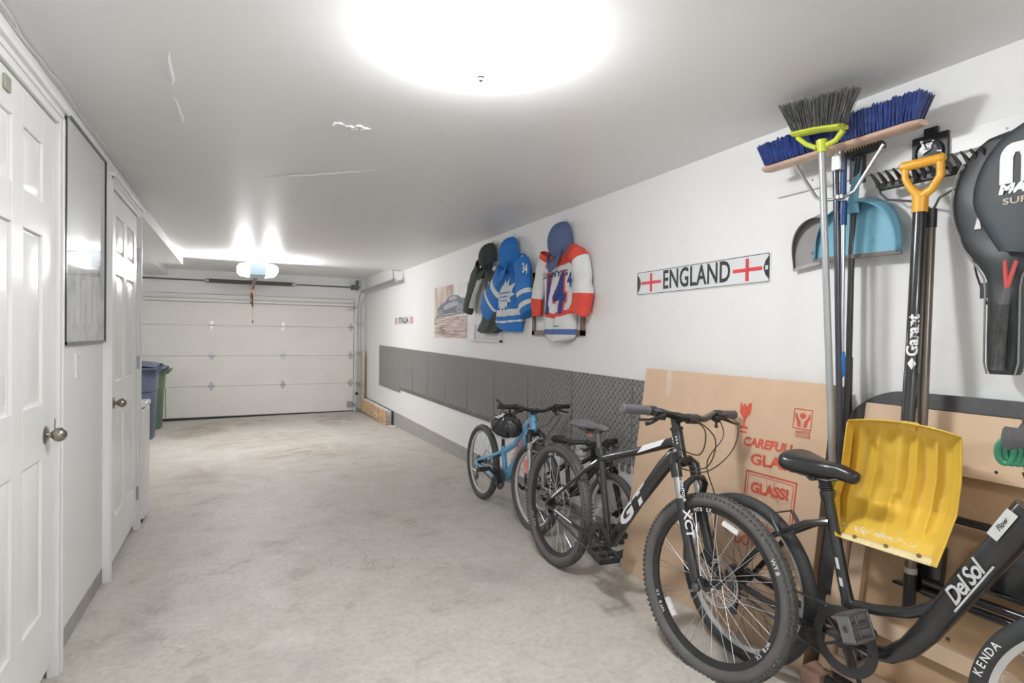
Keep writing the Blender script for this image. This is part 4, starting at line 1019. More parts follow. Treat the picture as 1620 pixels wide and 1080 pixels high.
    b.tube([g0-d*.008, g0-d*.002, g0+d*.03], [.010,.026,.021], 18, flat=.7); b.build('grip_end', MATS['grey_grip2'], root, local=True)
    # post with rubber boot, saddle
    b = MB(); P0, P1 = V(st), V((.325,0,.82)); b.tube([P0, P1], .0145, 14)
    for k in range(9): q = P0.lerp(P1, .12+.09*k); b.ring(tuple(q), tuple(P1-P0), .0175, [(-.003,-.005),(.004,-.001),(.004,.002),(-.003,.005)], 20)
    b.build('seat_post', M_black, root, local=True)
    b = MB(); b.cyl((.345,-.014,.75),(.345,.03,.75), .012, 12); b.tube([(.345,.03,.75),(.31,.036,.752),(.29,.03,.755)], .005, 8); b.build('seat_clamp', M_dsteel, root, local=True)
    saddle(root, .190, .455, .885, .20, m_=mat('black_leather', (.022,.022,.023), .32, coat=.1), thick=.085, nose=.026, tilt=.028)
    b = MB(); b.cyl((.295,-.03,.806),(.295,.03,.806), .019, 16); b.tube([(.215,-.05,.815),(.20,0,.812),(.215,.05,.815)], .006, 8); b.tube([(.215,-.05,.815),(.24,-.055,.806),(.30,-.02,.805)], .005, 8); b.build('saddle_clamp', M_dsteel, root, local=True)
    # V brake on the seat stays
    b = MB()
    for sy in (-1, 1): b.tube([(.205,sy*.055,.565), (.185,sy*.062,.60), (.165,sy*.058,.632)], [.009,.008,.006], 10)
    b.tube([(.165,-.058,.632),(.165,.058,.632)], .003, 6); b.tube([(.17,-.058,.545),(.243,-.05,.585)], .0045, 8); b.tube([(.243,-.05,.585),(.30,-.03,.625),(.343,-.01,.645)], .003, 6); b.cbox((.245,-.05,.588), (.045,.012,.014), (0,-35,0)); b.build('rear_brake', M_dsteel, root, local=True)
    crankset(root, (bb[0], bb[2]), .098, 44, R_(50), arm=.135, yoff=-.055, ped=(.100,.085), ped_tilt=68, pth=.021, pm=mat('pedal_metal', (.22,.22,.22), .35, .6))
    chain(root, (bb[0], bb[2]), .093, (0, R), .045, -.055, -.046); derailleur(root, .0, R-.01)
    b = MB(); b.tube([(.40,.03,.30),(.36,.06,.27)], .012, 10); b.tube([(.40,.03,.29),(.46,.10,.02)], [.011,.008], 10, flat=.6); b.tube([(.46,.10,.02),(.485,.11,.012)], .011, 8); b.build('kickstand', M_black, root, local=True)
    # coiled green lock on the bars
    b = MB(); c1 = V((.945,-.265,1.035)); 
    for k in range(3):
        b.tube([c1+V((.008*k+.008, .010*k, .012))+V((.011*cos(a), .008*cos(a), -.026+.026*sin(a))) for a in [2*pi*i/24 for i in range(24)]], .0075, 10, closed=True)
    root2 = put(b.build('cable_lock', mat('green_lock_sleeve', (.03,.25,.13), .35, coat=.4), root, local=True), '', None, None)
    root2['label'] = 'green coiled lock hanging under the grip'
make_cruiser()
# ================================================================ CARTON
def carton_mat(name, col):
    mt, nt, b = mk(name); co = objco(nt); n = noise(nt, 6, 5, .6, co); n2 = noise(nt, 90, 3, .6, co)
    c = ramp(nt, n, [(.3, tuple(x*.93 for x in col)), (.7, tuple(min(1, x*1.05) for x in col))])
    nt.links.new(mixc(nt, .12, c, ramp(nt, n2, [(.3, tuple(x*.7 for x in col)), (.7, col)])), b.inputs['Base Color']); b.inputs['Roughness'].default_value = .7
    bump(nt, b, n2, .08, .002); return mt
M_card = carton_mat('corrugated_cardboard', (.66,.47,.32))
M_card2 = carton_mat('cardboard_edge', (.52,.36,.235))
M_tape = mat('clear_tape', (.70,.54,.41), .25)
M_redink = mat('red_print', (.62,.10,.06), .6, var=.12, scale=40)
cy0, cy1, cz0 = 1.435, 2.565, -.022
bot, top = 1.945, 2.105; CH = 1.125
ev = V((top-bot, 0, CH)).normalized(); eu = V((0,-1,0)); n_ = eu.cross(ev)     # n_ points to the viewer side?
if n_.x > 0: n_ = -n_
CO = V((bot, cy1, cz0))
def cp(u, v, d=0): return CO + eu*u + ev*v + n_*d       # u 0..CW towards -Y, v up, d towards the room
CW = cy1-cy0; CH_ = CH/ev.z
b = MB(); vs = [cp(0,0), cp(CW,0), cp(CW,CH_), cp(0,CH_), cp(0,0,-.085), cp(CW,0,-.085), cp(CW,CH_,-.085), cp(0,CH_,-.085)]
b.cur = 0; b.add(vs, [(0,1,2,3), (7,6,5,4), (0,3,7,4)]); b.cur = 1; b.add(vs, [(1,5,6,2), (3,2,6,7), (4,5,1,0)])
carton = put(b.build('cardboard_carton', [M_card, M_card2], bev=.003), '', 'large flat cardboard carton with red glass warnings leaning on the wall', 'carton')
def cpx(px, py):   # photo point measured on the carton face -> (u, v)
    d = ray(px, py); t_ = (CO-EYE).dot(n_)/d.dot(n_); P = EYE+d*t_-CO; return P.dot(eu), P.dot(ev)
def cfn(u0, v0, d0=.0012): return lambda u, v, d: cp(u0+u, v0+v, d0)
g = MB()
def ctxt(s, p0, p1, hpx, **k):
    g = MB()
    (ua, va), (ub, vb) = cpx(*p0), cpx(*p1); vs, fs = glyph(s, size=1, **k)
    x0 = min(p[0] for p in vs); x1 = max(p[0] for p in vs); y0 = min(p[1] for p in vs); y1 = max(p[1] for p in vs)
    hh = hpx; dd = V((ub-ua, vb-va)); L = dd.length; dd.normalize(); pp = V((-dd.y, dd.x))
    g.add([cp(ua+dd.x*(x-x0)/(x1-x0)*L+pp.x*(y-y0)/(y1-y0)*hh, va+dd.y*(x-x0)/(x1-x0)*L+pp.y*(y-y0)/(y1-y0)*hh, .0012) for x, y, z in vs], fs)
    g.build('printed_words', M_redink, carton, smooth=False)
ctxt('CAREFUL!', (1176,704), (1253,719), .042, bold=.04, shear=.15)
ctxt('GLASS', (1187,734), (1262,748), .050, bold=.035)
ctxt('GLASS!', (1187,778), (1247,793), .048, bold=.05)
ctxt('DO NOT', (1162,858), (1226,876), .046, bold=.02)
ctxt('HANDLE', (1259,685), (1282,688), .014, bold=.02); ctxt('WITH CARE', (1258,691), (1282,695), .014, bold=.01)
def cbar(p, q, w):
    (ua, va), (ub, vb) = cpx(*p), cpx(*q); d = V((ub-ua, vb-va)); d.normalize(); n2 = V((-d.y, d.x))*w/2
    g.add([cp(ua-n2.x, va-n2.y, .0012), cp(ub-n2.x, vb-n2.y, .0012), cp(ub+n2.x, vb+n2.y, .0012), cp(ua+n2.x, va+n2.y, .0012)], [(0,1,2,3)])
def cframe(u0, v0, u1, v1, w):
    for a in ((u0,v0,u1,v0+w),(u0,v1-w,u1,v1),(u0,v0,u0+w,v1),(u1-w,v0,u1,v1)): g.add([cp(a[0],a[1],.0012),cp(a[2],a[1],.0012),cp(a[2],a[3],.0012),cp(a[0],a[3],.0012)], [(0,1,2,3)])
fu0, fv1 = cpx(1181,743); fu1, fv0 = cpx(1252,850); fv1b = cpx(1252,760)[1]; fv1 = (fv1+fv1b)/2
cframe(fu0, fv0-.0, fu1, fv1, .007); cframe(fu0+.014, fv0+.014, fu1-.014, fv1-.014, .003)
for k in range(9):
    a = .4+k*.33; c_ = ((fu0+fu1)/2, fv0+.10); cu, cv = c_
    p = (cu+cos(a)*.05, cv+sin(a)*.03); q = (cu+cos(a)*.13, cv+sin(a)*.10)
    if fu0 < q[0] < fu1 and fv0 < q[1] < fv1: g.add([cp(p[0],p[1],.0012),cp(p[0]+.002,p[1],.0012),cp(q[0]+.002,q[1],.0012),cp(q[0],q[1],.0012)], [(0,1,2,3)])
g.build('printed_frame', M_redink, carton, smooth=False); g = MB()
# glass symbol
gu, gv = cpx(1179,655)
g.add([cp(gu-.032, gv+.055,.0012), cp(gu-.014,gv+.035,.0012), cp(gu-.006,gv+.052,.0012), cp(gu+.006,gv+.034,.0012), cp(gu+.016,gv+.052,.0012), cp(gu+.032,gv+.055,.0012), cp(gu+.030,gv+.005,.0012), cp(gu+.008,gv-.018,.0012), cp(gu+.004,gv-.050,.0012), cp(gu+.024,gv-.058,.0012), cp(gu+.024,gv-.066,.0012), cp(gu-.024,gv-.066,.0012), cp(gu-.024,gv-.058,.0012), cp(gu-.004,gv-.050,.0012), cp(gu-.008,gv-.018,.0012), cp(gu-.030,gv+.005,.0012)], [tuple(range(16))])
g.add([cp(gu-.018,gv-.085,.0012),cp(gu+.018,gv-.085,.0012),cp(gu+.018,gv-.076,.0012),cp(gu-.018,gv-.076,.0012)], [(0,1,2,3)])
g.build('broken_glass_symbol', M_redink, carton, smooth=False); g = MB()
# burst beside the words
bu, bv = cpx(1170,708)
for k in range(11):
    a = 2.2+k*.28; g.add([cp(bu+.03+cos(a)*.018,bv+sin(a)*.018,.0012), cp(bu+.03+cos(a+.05)*.018,bv+sin(a+.05)*.018,.0012), cp(bu+.03+cos(a+.03)*.055,bv+sin(a+.03)*.055,.0012)], [(0,1,2)])
g.build('printed_burst', M_redink, carton, smooth=False); g = MB()
# hands symbol in its square
hu, hv = cpx(1270,663); s_ = .042; cframe(hu-s_, hv-s_, hu+s_, hv+s_, .004)
for sg in (-1, 1):
    g.add([cp(hu+sg*x, hv+y, .0012) for x, y in ((.006,-.032),(.022,-.032),(.024,-.012),(.034,.004),(.033,.022),(.027,.022),(.024,.008),(.014,-.004),(.008,-.012))], [tuple(range(9))])
g.add([cp(hu+.014*cos(2*pi*k/10), hv+.014+.012*sin(2*pi*k/10), .0012) for k in range(10)], [tuple(range(10))])
g.build('hands_symbol', M_redink, carton, smooth=False)
g = MB(); tu = cpx(1060,600)[0]
g.add([cp(tu-.025,CH_-.14,.001), cp(tu+.02,CH_-.14,.001), cp(tu+.02,CH_,.001), cp(tu-.025,CH_,.001)], [(0,1,2,3)])
tu = cpx(1185,600)[0]; g.add([cp(tu-.002,CH_-.20,.001), cp(tu+.001,CH_-.20,.001), cp(tu+.001,CH_,.001), cp(tu-.002,CH_,.001)], [(0,1,2,3)])
g.build('packing_tape', M_tape, carton, smooth=False)
g = MB(); g.add([cp(.0,.165,.0008), cp(CW,.13,.0008), cp(CW,.134,.0008), cp(.0,.170,.0008)], [(0,1,2,3)]); g.build('fold_crease', M_card2, carton, smooth=False)

# small wood block under the carton's near corner
b = MB(); b.box((1.90, 1.33, .0), (1.99, 1.405, .06)); put(b.build('wood_block', mat('pinkish_wood', (.60,.38,.30), .6), bev=.002), '', 'small wooden block on the floor below the carton corner', 'wood block')

# ================================================================ FOLDED GAMES TABLE leaning on the wall
M_mdf = mat('raw_fibreboard', (.53,.36,.21), .7, var=.05, scale=14, bmp=.05)
M_ply = mat('pale_plywood', (.70,.52,.36), .6, var=.06, scale=8)
M_apron = mat('dark_table_apron', (.065,.065,.068), .45, var=.12)
M_felt = mat('green_felt', (.04,.28,.20), .9, var=.1)
TB, TT = 1.985, 2.18; TH = 1.085; ty0, ty1 = -.35, 1.428
tv = V((TT-TB, 0, TH)).normalized(); tn = V((-tv.z, 0, tv.x)); TO = V((TB, ty1, 0.005))
def tp(u, v, d=0): return TO + V((0,-1,0))*u + tv*v + tn*d
TLn = TH/tv.z; TW = ty1-ty0
def rrect(u0, v0, u1, v1, r, n=10):
    o = []
    for (cu, cv, a0) in ((u1-r, v0+r, -pi/2), (u1-r, v1-r, 0), (u0+r, v1-r, pi/2), (u0+r, v0+r, pi)):
        for k in range(n+1): a = a0+pi/2*k/n; o.append((cu+r*cos(a), cv+r*sin(a)))
    return o
tbl = thing('games_table', tp(TW/2, 0), 'folded games table leaning on the wall with its brown underside and dark rounded rim showing', 'table')
b = MB(); b.prism(rrect(0, 0, TW, TLn, .23), tp, -.022, 0); b.build('table_board', M_mdf, tbl)
b = MB(); b.prism(rrect(.0, 0, TW, TLn, .23), tp, -.034, -.023); b.build('playing_surface', M_felt, tbl)
def ringprism(b, o, i, d0, d1):
    n = len(o); vs = [tp(*p, d0) for p in o]+[tp(*p, d1) for p in o]+[tp(*p, d0) for p in i]+[tp(*p, d1) for p in i]; fs = []
    for k in range(n):
        l = (k+1) % n; fs += [(k, l, n+l, n+k), (n+k, n+l, 3*n+l, 3*n+k), (2*n+l, 2*n+k, 3*n+k, 3*n+l), (l, k, 2*n+k, 2*n+l)]
    b.add(vs, fs)
b = MB(); ringprism(b, rrect(-.004, -.004, TW+.004, TLn+.004, .235), rrect(.050, .050, TW-.05, TLn-.050, .18), -.012, .018); b.build('rim_apron', M_apron, tbl, bev=.002)
def tbox(b, u0, v0, u1, v1, d0, d1):
    vs = [tp(u0,v0,d0),tp(u1,v0,d0),tp(u1,v1,d0),tp(u0,v1,d0),tp(u0,v0,d1),tp(u1,v0,d1),tp(u1,v1,d1),tp(u0,v1,d1)]; b.add(vs, [(0,3,2,1),(4,5,6,7),(0,1,5,4),(1,2,6,5),(2,3,7,6),(3,0,4,7)])
def tpx(px, py, d=0.0):
    dr = ray(px, py); o = TO+tn*d; t_ = (o-EYE).dot(tn)/dr.dot(tn); P = EYE+dr*t_-TO; return -P.y, P.dot(tv)
v_b1 = tpx(1560,742)[1]
b = MB(); tbox(b, .10, v_b1-.008, TW-.1, TLn-.052, .001, .032); b.build('upper_ply_panel', M_ply, tbl, bev=.001)
b = MB(); tbox(b, .08, v_b1-.035, TW-.1, v_b1-.008, .001, .045); b.build('upper_batten', M_ply, tbl, bev=.001)
for (px, py) in ((1576,747),): 
    u, v = tpx(px, py, .045); b = MB(); b.cyl(tuple(tp(u, v, .0445)), tuple(tp(u, v, .0455)), .005, 12); b.build('screw_hole', M_black, tbl)
v_r1 = tpx(1545,830,.05)[1]; v_r2 = tpx(1500,935,.06)[1]; v_r3 = tpx(1560,975,.06)[1]
ur = tpx(1462,915,.05)[0]
for nm, v, u0 in (('frame_rod', v_r1, tpx(1500,815,.05)[0]), ('frame_rod', v_r2, ur), ('frame_rod', v_r2-.03, ur)):
    b = MB(); b.tube([tp(u0, v, .05), tp(TW-.1, v, .05)], .0125, 12); b.build(nm, M_blackgloss, tbl)
for px, py in ((1470,897), (1612,905)):
    u, v = tpx(px, py, .03); b = MB(); tbox(b, u-.05, v-.075, u+.035, v+.075, .003, .030); tbox(b, u-.05, v-.075, u-.045, v+.075, .03, .075); tbox(b, u-.09, v-.085, u+.05, v-.075, .003, .06); b.build('leg_bracket', M_blackgloss, tbl, bev=.001)
vb = tpx(1520,1040)[1]
b = MB(); tbox(b, .05, vb-.035, TW-.1, vb+.02, .001, .04); b.build('lower_batten', M_ply, tbl, bev=.001)
b = MB(); tbox(b, .05, .06, TW-.1, .12, .001, .035); b.build('bottom_batten', M_ply, tbl, bev=.001)
u1_, _ = tpx(1355,900,.03)
b = MB(); tbox(b, u1_-.07, .06, u1_-.035, v_b1-.04, .001, .05); tbox(b, u1_-.03, .06, u1_+.02, v_b1-.04, .001, .03); b.build('ply_upright', M_ply, tbl, bev=.001)
for px, py in ((1539,876), (1517,902), (1578,1057), (1500,1010)):
    u, v = tpx(px, py); b = MB(); b.cyl(tuple(tp(u, v, .0)), tuple(tp(u, v, .006)), .005, 10); b.build('bolt', M_dsteel, tbl)
b = MB(); b.tube([tp(.12, .04, .085), tp(.75, .04, .085)], .016, 10); b.build('folded_leg', M_black, tbl)

# ================================================================ WALL SIGNS AND PICTURES
M_signw = mat('sign_white', (.80,.81,.82), .35, var=.02); M_signblk = mat('sign_black', (.045,.05,.055), .4); M_signred = mat('sign_red', (.78,.08,.09), .4)
def rr_outline(y0, z0, y1, z1, r, n=6):
    o = []
    for (cu, cv, a0) in ((y1-r, z0+r, -pi/2), (y1-r, z1-r, 0), (y0+r, z1-r, pi/2), (y0+r, z0+r, pi)):
        for k in range(n+1): a = a0+pi/2*k/n; o.append((cu+r*cos(a), cv+r*sin(a)))
    return o
def england():
    p0, p1 = atx(1008,469), atx(1220,447); yl, yr = p0.y, p1.y; W_ = yl-yr; zc = 1.612; H_ = .146
    c0 = V((XR-.004, (yl+yr)/2, zc)); F_ = lambda u, v, d: V((XR-.004-d, c0.y-u, c0.z+v+u*.006))
    t = MB(); t.prism(rr_outline(-W_/2, -H_/2, W_/2, H_/2, .014), F_, -.004, .0); s = put(t.build('street_sign', M_signw, smooth=False), '', 'white metal street sign reading ENGLAND between two red crosses', 'sign')
    t = MB()
    def rngp(o, i, d):
        n = len(o); t.add([F_(*p, d) for p in o]+[F_(*p, d) for p in i], [(k, (k+1) % n, n+(k+1) % n, n+k) for k in range(n)])
    rngp(rr_outline(-W_/2+.006, -H_/2+.005, W_/2-.006, H_/2-.005, .012), rr_outline(-W_/2+.010, -H_/2+.008, W_/2-.010, H_/2-.008, .010), .001)
    letter(t, 'ENGLAND', lambda u, v, d: F_(u, v, .0012), size=.150, bold=.0030, xs=.70, spacing=1.04)
    for sg in (-1, 1):
        o = [(sg*(W_/2-.010), -.055), (sg*(W_/2-.030), -.032), (sg*(W_/2-.040), 0), (sg*(W_/2-.030), .032), (sg*(W_/2-.010), .055)]; t.add([F_(*p, .0012) for p in o], [tuple(range(5))])
    t.build('sign_lettering', M_signblk, s, smooth=False)
    t = MB()
    for sg in (-1, 1):
        cu = sg*(W_/2-.135)
        for a in ((cu-.088, -.009, cu+.088, .009), (cu-.010, -.055, cu+.010, .055)): t.add([F_(a[0],a[1],.0013+(.0002 if a[2]-a[0] < .1 else 0)), F_(a[2],a[1],.0013+(.0002 if a[2]-a[0] < .1 else 0)), F_(a[2],a[3],.0013+(.0002 if a[2]-a[0] < .1 else 0)), F_(a[0],a[3],.0013+(.0002 if a[2]-a[0] < .1 else 0))], [(0,1,2,3)])
    t.build('sign_crosses', M_signred, s, smooth=False)
    t = MB(); t.add([F_(u, v, .0016) for u, v in rr_outline(W_/2-.030, -.010, W_/2-.014, .010, .003)], [tuple(range(28))]); t.build('maker_mark', M_signw, s, smooth=False)
england()
def italia():
    yl, yr = atx(625,508).y, atx(654,508).y; W_ = yl-yr; zc = 1.484; H_ = .125; cy = (yl+yr)/2
    F_ = lambda u, v, d: V((XR-.003-d, cy-u, zc+v)); t = MB(); t.prism(rr_outline(-W_/2, -H_/2, W_/2, H_/2, .012), F_, -.003, 0); s = put(t.build('licence_plate', M_signw, smooth=False), '', 'small white plate reading ITALIA at the far end of the wall', 'sign')
    t = MB(); letter(t, 'ITALIA', lambda u, v, d: F_(u, v, .001), size=.12, bold=.004, xs=1.55); 
    t.build('sign_lettering', M_signblk, s, smooth=False)
    t = MB()
    for u in (-.47,-.42,-.37,.37,.42,.47): t.add([F_(W_*(u-.012), -.05, .001), F_(W_*(u+.012), -.05, .001), F_(W_*(u+.012), .05, .001), F_(W_*(u-.012), .05, .001)], [(0,1,2,3)])
    t.build('sign_stripes', mat('sign_dull_red', (.55,.12,.12), .5), s, smooth=False)
italia()
def poster():
    yl, yr = atx(688,500).y, atx(739,500).y; z0, z1 = 1.245, 1.865; W_, H_ = yl-yr, z1-z0; cy = (yl+yr)/2
    F_ = lambda u, v, d=0: V((XR-.004-d, yl-u*W_, z0+v*H_))
    mt, nt, bb_ = mk('poster_photo'); co = objco(nt); sp = nn(nt, 'ShaderNodeSeparateXYZ'); nt.links.new(co, sp.inputs[0])
    zz = ma(nt, 'DIVIDE', sp.outputs[2], H_); yy = ma(nt, 'DIVIDE', sp.outputs[1], W_)
    st = noise(nt, 2.2, 4, .6, objco(nt, (1, 4.2, 1.0))); st2 = noise(nt, 5, 5, .6, objco(nt, (1, .6, 7)))
    up_ = ramp(nt, st, [(.35, (.40,.27,.23)), (.5, (.66,.52,.46)), (.68, (.80,.74,.69))]); right = ramp(nt, st, [(.4, (.72,.70,.66)), (.6, (.86,.85,.83))])
    up_ = mixc(nt, ma(nt, 'LESS_THAN', yy, -.13), up_, right)
    lo_ = ramp(nt, st2, [(.35, (.30,.21,.18)), (.5, (.60,.48,.43)), (.65, (.80,.74,.71))])
    nt.links.new(mixc(nt, ma(nt, 'LESS_THAN', zz, .40), up_, lo_), bb_.inputs['Base Color']); bb_.inputs['Roughness'].default_value = .4
    t = MB(); t.prism([(0,0),(1,0),(1,1),(0,1)], lambda u, v, d: F_(u, v, d), -.003, 0); s = put(t.build('car_poster', mt, smooth=False), '', 'sepia poster of a dark sports car pinned to the wall', 'poster')
    def poly(nm, m_, polys, d):
        t = MB()
        for p in polys: t.add([F_(u, v, d) for u, v in p], [tuple(range(len(p)))])
        t.build(nm, m_, s, smooth=False)
    poly('car_shadow', mat('poster_dark_brown', (.16,.12,.11), .6), [[(.02,.36),(.10,.40),(.95,.44),(.96,.46),(.10,.43)]], .0008)
    poly('car_body', mat('poster_slate', (.15,.16,.20), .5, var=.3, scale=20), [[(.12,.50),(.13,.42),(.30,.405),(.70,.43),(.86,.44),(.94,.50),(.95,.66),(.97,.71),(.84,.73),(.76,.78),(.62,.80),(.50,.79),(.42,.74),(.34,.68),(.20,.64),(.13,.58)]], .0012)
    poly('car_highlight', mat('poster_pale_slate', (.42,.44,.50), .5), [[(.30,.60),(.46,.66),(.62,.68),(.76,.66),(.74,.60),(.50,.56),(.34,.53)], [(.47,.74),(.52,.775),(.64,.78),(.72,.76),(.72,.71),(.50,.70)]], .0016)
    poly('sill_line', M_signw, [[(.32,.435),(.68,.455),(.68,.465),(.32,.447)]], .0018)
    t = MB()
    for (u, v, ra, rb) in ((.80,.52,.085,.105), (.21,.46,.075,.085)):
        for k_, (m0, m1) in enumerate(((1.0,.78), (.55,.35))):
            n = 24; t.add([F_(u+ra*m0*cos(2*pi*k/n), v+rb*m0*sin(2*pi*k/n), .002) for k in range(n)]+[F_(u+ra*m1*cos(2*pi*k/n), v+rb*m1*sin(2*pi*k/n), .002) for k in range(n)], [(k,(k+1)%n,n+(k+1)%n,n+k) for k in range(n)])
    t.build('car_wheels', mat('poster_wheel', (.50,.50,.50), .5), s, smooth=False)
    t = MB(); random.seed(3)
    for i in range(26): u = random.uniform(.14,.32); v = random.uniform(.08,.20); t.add([F_(u,v,.001),F_(u+.025,v,.001),F_(u+.025,v+.018,.001),F_(u,v+.018,.001)], [(0,1,2,3)])
    t.build('small_print', MATS['poster_dark_brown'], s, smooth=False)
poster()
def frame(name, yl, yr, z0, z1, fw, fm, lab, cat, inner, th=.025, mat_w=.0):
    t = thing(name, (XR, (yl+yr)/2, z0), lab, cat)
    b = MB()
    for a in ((yr,z0,yl,z0+fw),(yr,z1-fw,yl,z1),(yr,z0,yr+fw,z1),(yl-fw,z0,yl,z1)): b.box((XR-th, a[0], a[1]), (XR-.001, a[2], a[3]))
    b.build('frame', fm, t, bev=.001); b = MB(); b.box((XR-.010, yr+fw, z0+fw), (XR-.004, yl-fw, z1-fw)); b.build('mount', inner, t); return t
f1 = frame('framed_picture', atx(846,500).y, atx(927,500).y, 1.285, 1.805, .040, mat('brown_frame_wood', (.20,.145,.11), .5), 'brown framed picture mostly hidden by the red and white jersey', 'picture', M_signw)
f2 = frame('framed_picture', atx(752,520).y, atx(795,520).y, 1.215, 1.40, .020, M_trim, 'small white framed picture below the black jersey', 'picture', mat('pale_print', (.72,.73,.75), .5, var=.12, scale=25))
# ================================================================ JERSEYS AND CAPS ON THE WALL
def clothm(name, col, rough=.8): return mat(name, col, rough, var=.05, scale=10, bmp=.15, bscale=400)
C_blue = clothm('blue_jersey_cloth', (.03,.20,.60)); C_white = clothm('white_jersey_cloth', (.78,.78,.77)); C_red = clothm('red_jersey_cloth', (.78,.09,.06))
C_navy = clothm('navy_jersey_cloth', (.03,.06,.25)); C_char = clothm('charcoal_jersey_cloth', (.055,.065,.065)); C_grey = clothm('grey_cloth', (.35,.37,.38)); C_bar = clothm('blue_band_cloth', (.10,.17,.42))
XJ = 2.15
def interp(rows, t):
    # rows [(t, a, b, ...)]
    for i in range(len(rows)-1):
        if t <= rows[i+1][0]:
            k = (t-rows[i][0])/(rows[i+1][0]-rows[i][0]); return [a+(b-a)*k for a, b in zip(rows[i][1:], rows[i+1][1:])]
    return list(rows[-1][1:])
def torso(par, rows, mats, mfn, name='torso', depth=.075, seed=0, folds=.009):
    """rows of (photo y, left x, right x); a puffed body hanging in front of the wall"""
    n = len(rows); R3 = []
    for (py, xl, xr) in rows:
        a, b = atx(xl, py, XJ), atx(xr, py, XJ); R3.append(((a.z+b.z)/2, a.y, b.y))
    R3 = [((i)/(n-1), z, yl, yr) for i, (z, yl, yr) in enumerate(R3)]
    # parameter by height
    zt, zb = R3[0][1], R3[-1][1]; RR = [((zt-z)/(zt-zb), yl, yr) for _, z, yl, yr in R3]
    def surf(u, v):
        yl, yr = interp(RR, v); z = zt+(zb-zt)*v; y = yl+(yr-yl)*u; q = 1-(2*u-1)**2
        dp = depth*(q**.45)*(min(1, .45+v*3)) + folds*sin(u*19+seed+v*4)*sin(v*5+1)*q + folds*.7*sin(u*9+v*11+seed*2)*q
        return V((XR-.022-dp, y, z))
    b = MB(); b.grid(surf, 64, 140, mfn)
    b.grid(lambda u, v: V((XR-.014, surf(u, v).y, surf(u, v).z)), 4, 140, lambda u, v: mfn(0, v))
    o = b.build(name, mats, par, angle=80, fixn=False); return o, surf
def sleeve(par, pts, mats, mfn, name='sleeve', dep=.055, seed=0, X=XJ):
    """pts (photo x, photo y, half width in photo px)"""
    P = [(atx(x, y, X), abs(atx(x-w_, y, X).y-atx(x+w_, y, X).y)/2) for x, y, w_ in pts]
    T = [(i/(len(P)-1), p.x, p.y, p.z, w_) for i, (p, w_) in enumerate(P)]
    def sm(t):
        s_ = t*(len(P)-1); i = min(int(s_), len(P)-2); k = s_-i
        q = [T[max(0, i-1)], T[i], T[i+1], T[min(len(P)-1, i+2)]]; r_ = []
        for j in range(1, 5): p0, p1, p2, p3 = (x[j] for x in q); r_.append(.5*(2*p1+(p2-p0)*k+(2*p0-5*p1+4*p2-p3)*k*k+(3*p1-p0-3*p2+p3)*k**3))
        return r_
    def fn(u, v):
        x, y, z, w_ = sm(v); x2, y2, z2, _ = sm(min(1, v+.02)); x1, y1, z1, _ = sm(max(0, v-.02))
        t = V((0, y2-y1, z2-z1)).normalized(); s_ = V((0, -t.z, t.y)); a = 2*pi*u
        r_ = 1+.06*sin(a*3+v*9+seed)+.04*sin(v*25+a)
        return V((XR-.075, y, z)) + s_*(w_*cos(a)*r_) + V((-1,0,0))*(dep*sin(a)*r_)
    b = MB(); b.grid(fn, 28, 36, mfn)
    c_ = len(b.v); cs = [fn(k/28, 1) for k in range(28)]; m_ = sum(cs, V())/28; b.add(cs+[m_], [(k, (k+1) % 28, 28) for k in range(28)]); b.mi[-28:] = [mfn(.2, .99)]*28
    return b.build(name, mats, par, angle=80, fixn=False)
def onsurf(surf, mb, polys, off=.004, sc=None):
    for p in polys: mb.add([surf(u, v)+V((-off, 0, 0)) for u, v in p], [tuple(range(len(p)))])
def subdiv_text(mb, surf, txt, u0, v0, su, sv, off=.006, **k):
    vs, fs = glyph(txt, **k); mb.add([surf(u0+x*su, v0-y*sv)+V((-off,0,0)) for x, y, z in vs], fs)

# --- blue jersey
tb = thing('hockey_jersey', tuple(atx(800, 524, XJ)), 'blue hockey jersey with white leaf emblem hanging on the wall', 'jersey', group=None)
rows = [(404,788,818),(412,783,824),(425,779,828),(445,778,829),(465,778,826),(485,778,822),(500,778,819),(508,778,818),(516,782,817),(521,787,816.5),(524.5,797,816)]
def mf(u, v): 
    vv = v+.03*abs(u-.5)
    return 1 if .715 < vv < .80 else (1 if .86 < vv < .885 else 0)
_, sb = torso(tb, rows, [C_blue, C_white], mf, seed=1)
sleeve(tb, [(823,415,9),(827,436,9.5),(829,458,9.5),(831,478,9.5),(835,497,8)], [C_blue, C_white], lambda u, v: 1 if (.52 < v < .60 or .79 < v < .86) else 0, seed=2)
sleeve(tb, [(785,420,8),(777,438,8),(768,458,9),(760,476,9.5),(754,494,8.5)], [C_blue, C_white], lambda u, v: 1 if (.40 < v < .47 or .66 < v < .73) else 0, seed=5, X=2.05)
g = MB()
def poly(p, c, s_): return [(c[0]+x*s_[0], c[1]-y*s_[1]) for x, y in p]
leaf = [(0,1.15),(.16,.62),(.46,.92),(.42,.46),(.98,.62),(.76,.14),(1.0,-.02),(.68,-.16),(.80,-.42),(.50,-.40),(.52,-.74),(.26,-.58),(.16,-.95),(.0,-.70)]
leaf = leaf+[(-x, y) for x, y in leaf[-2:0:-1]]
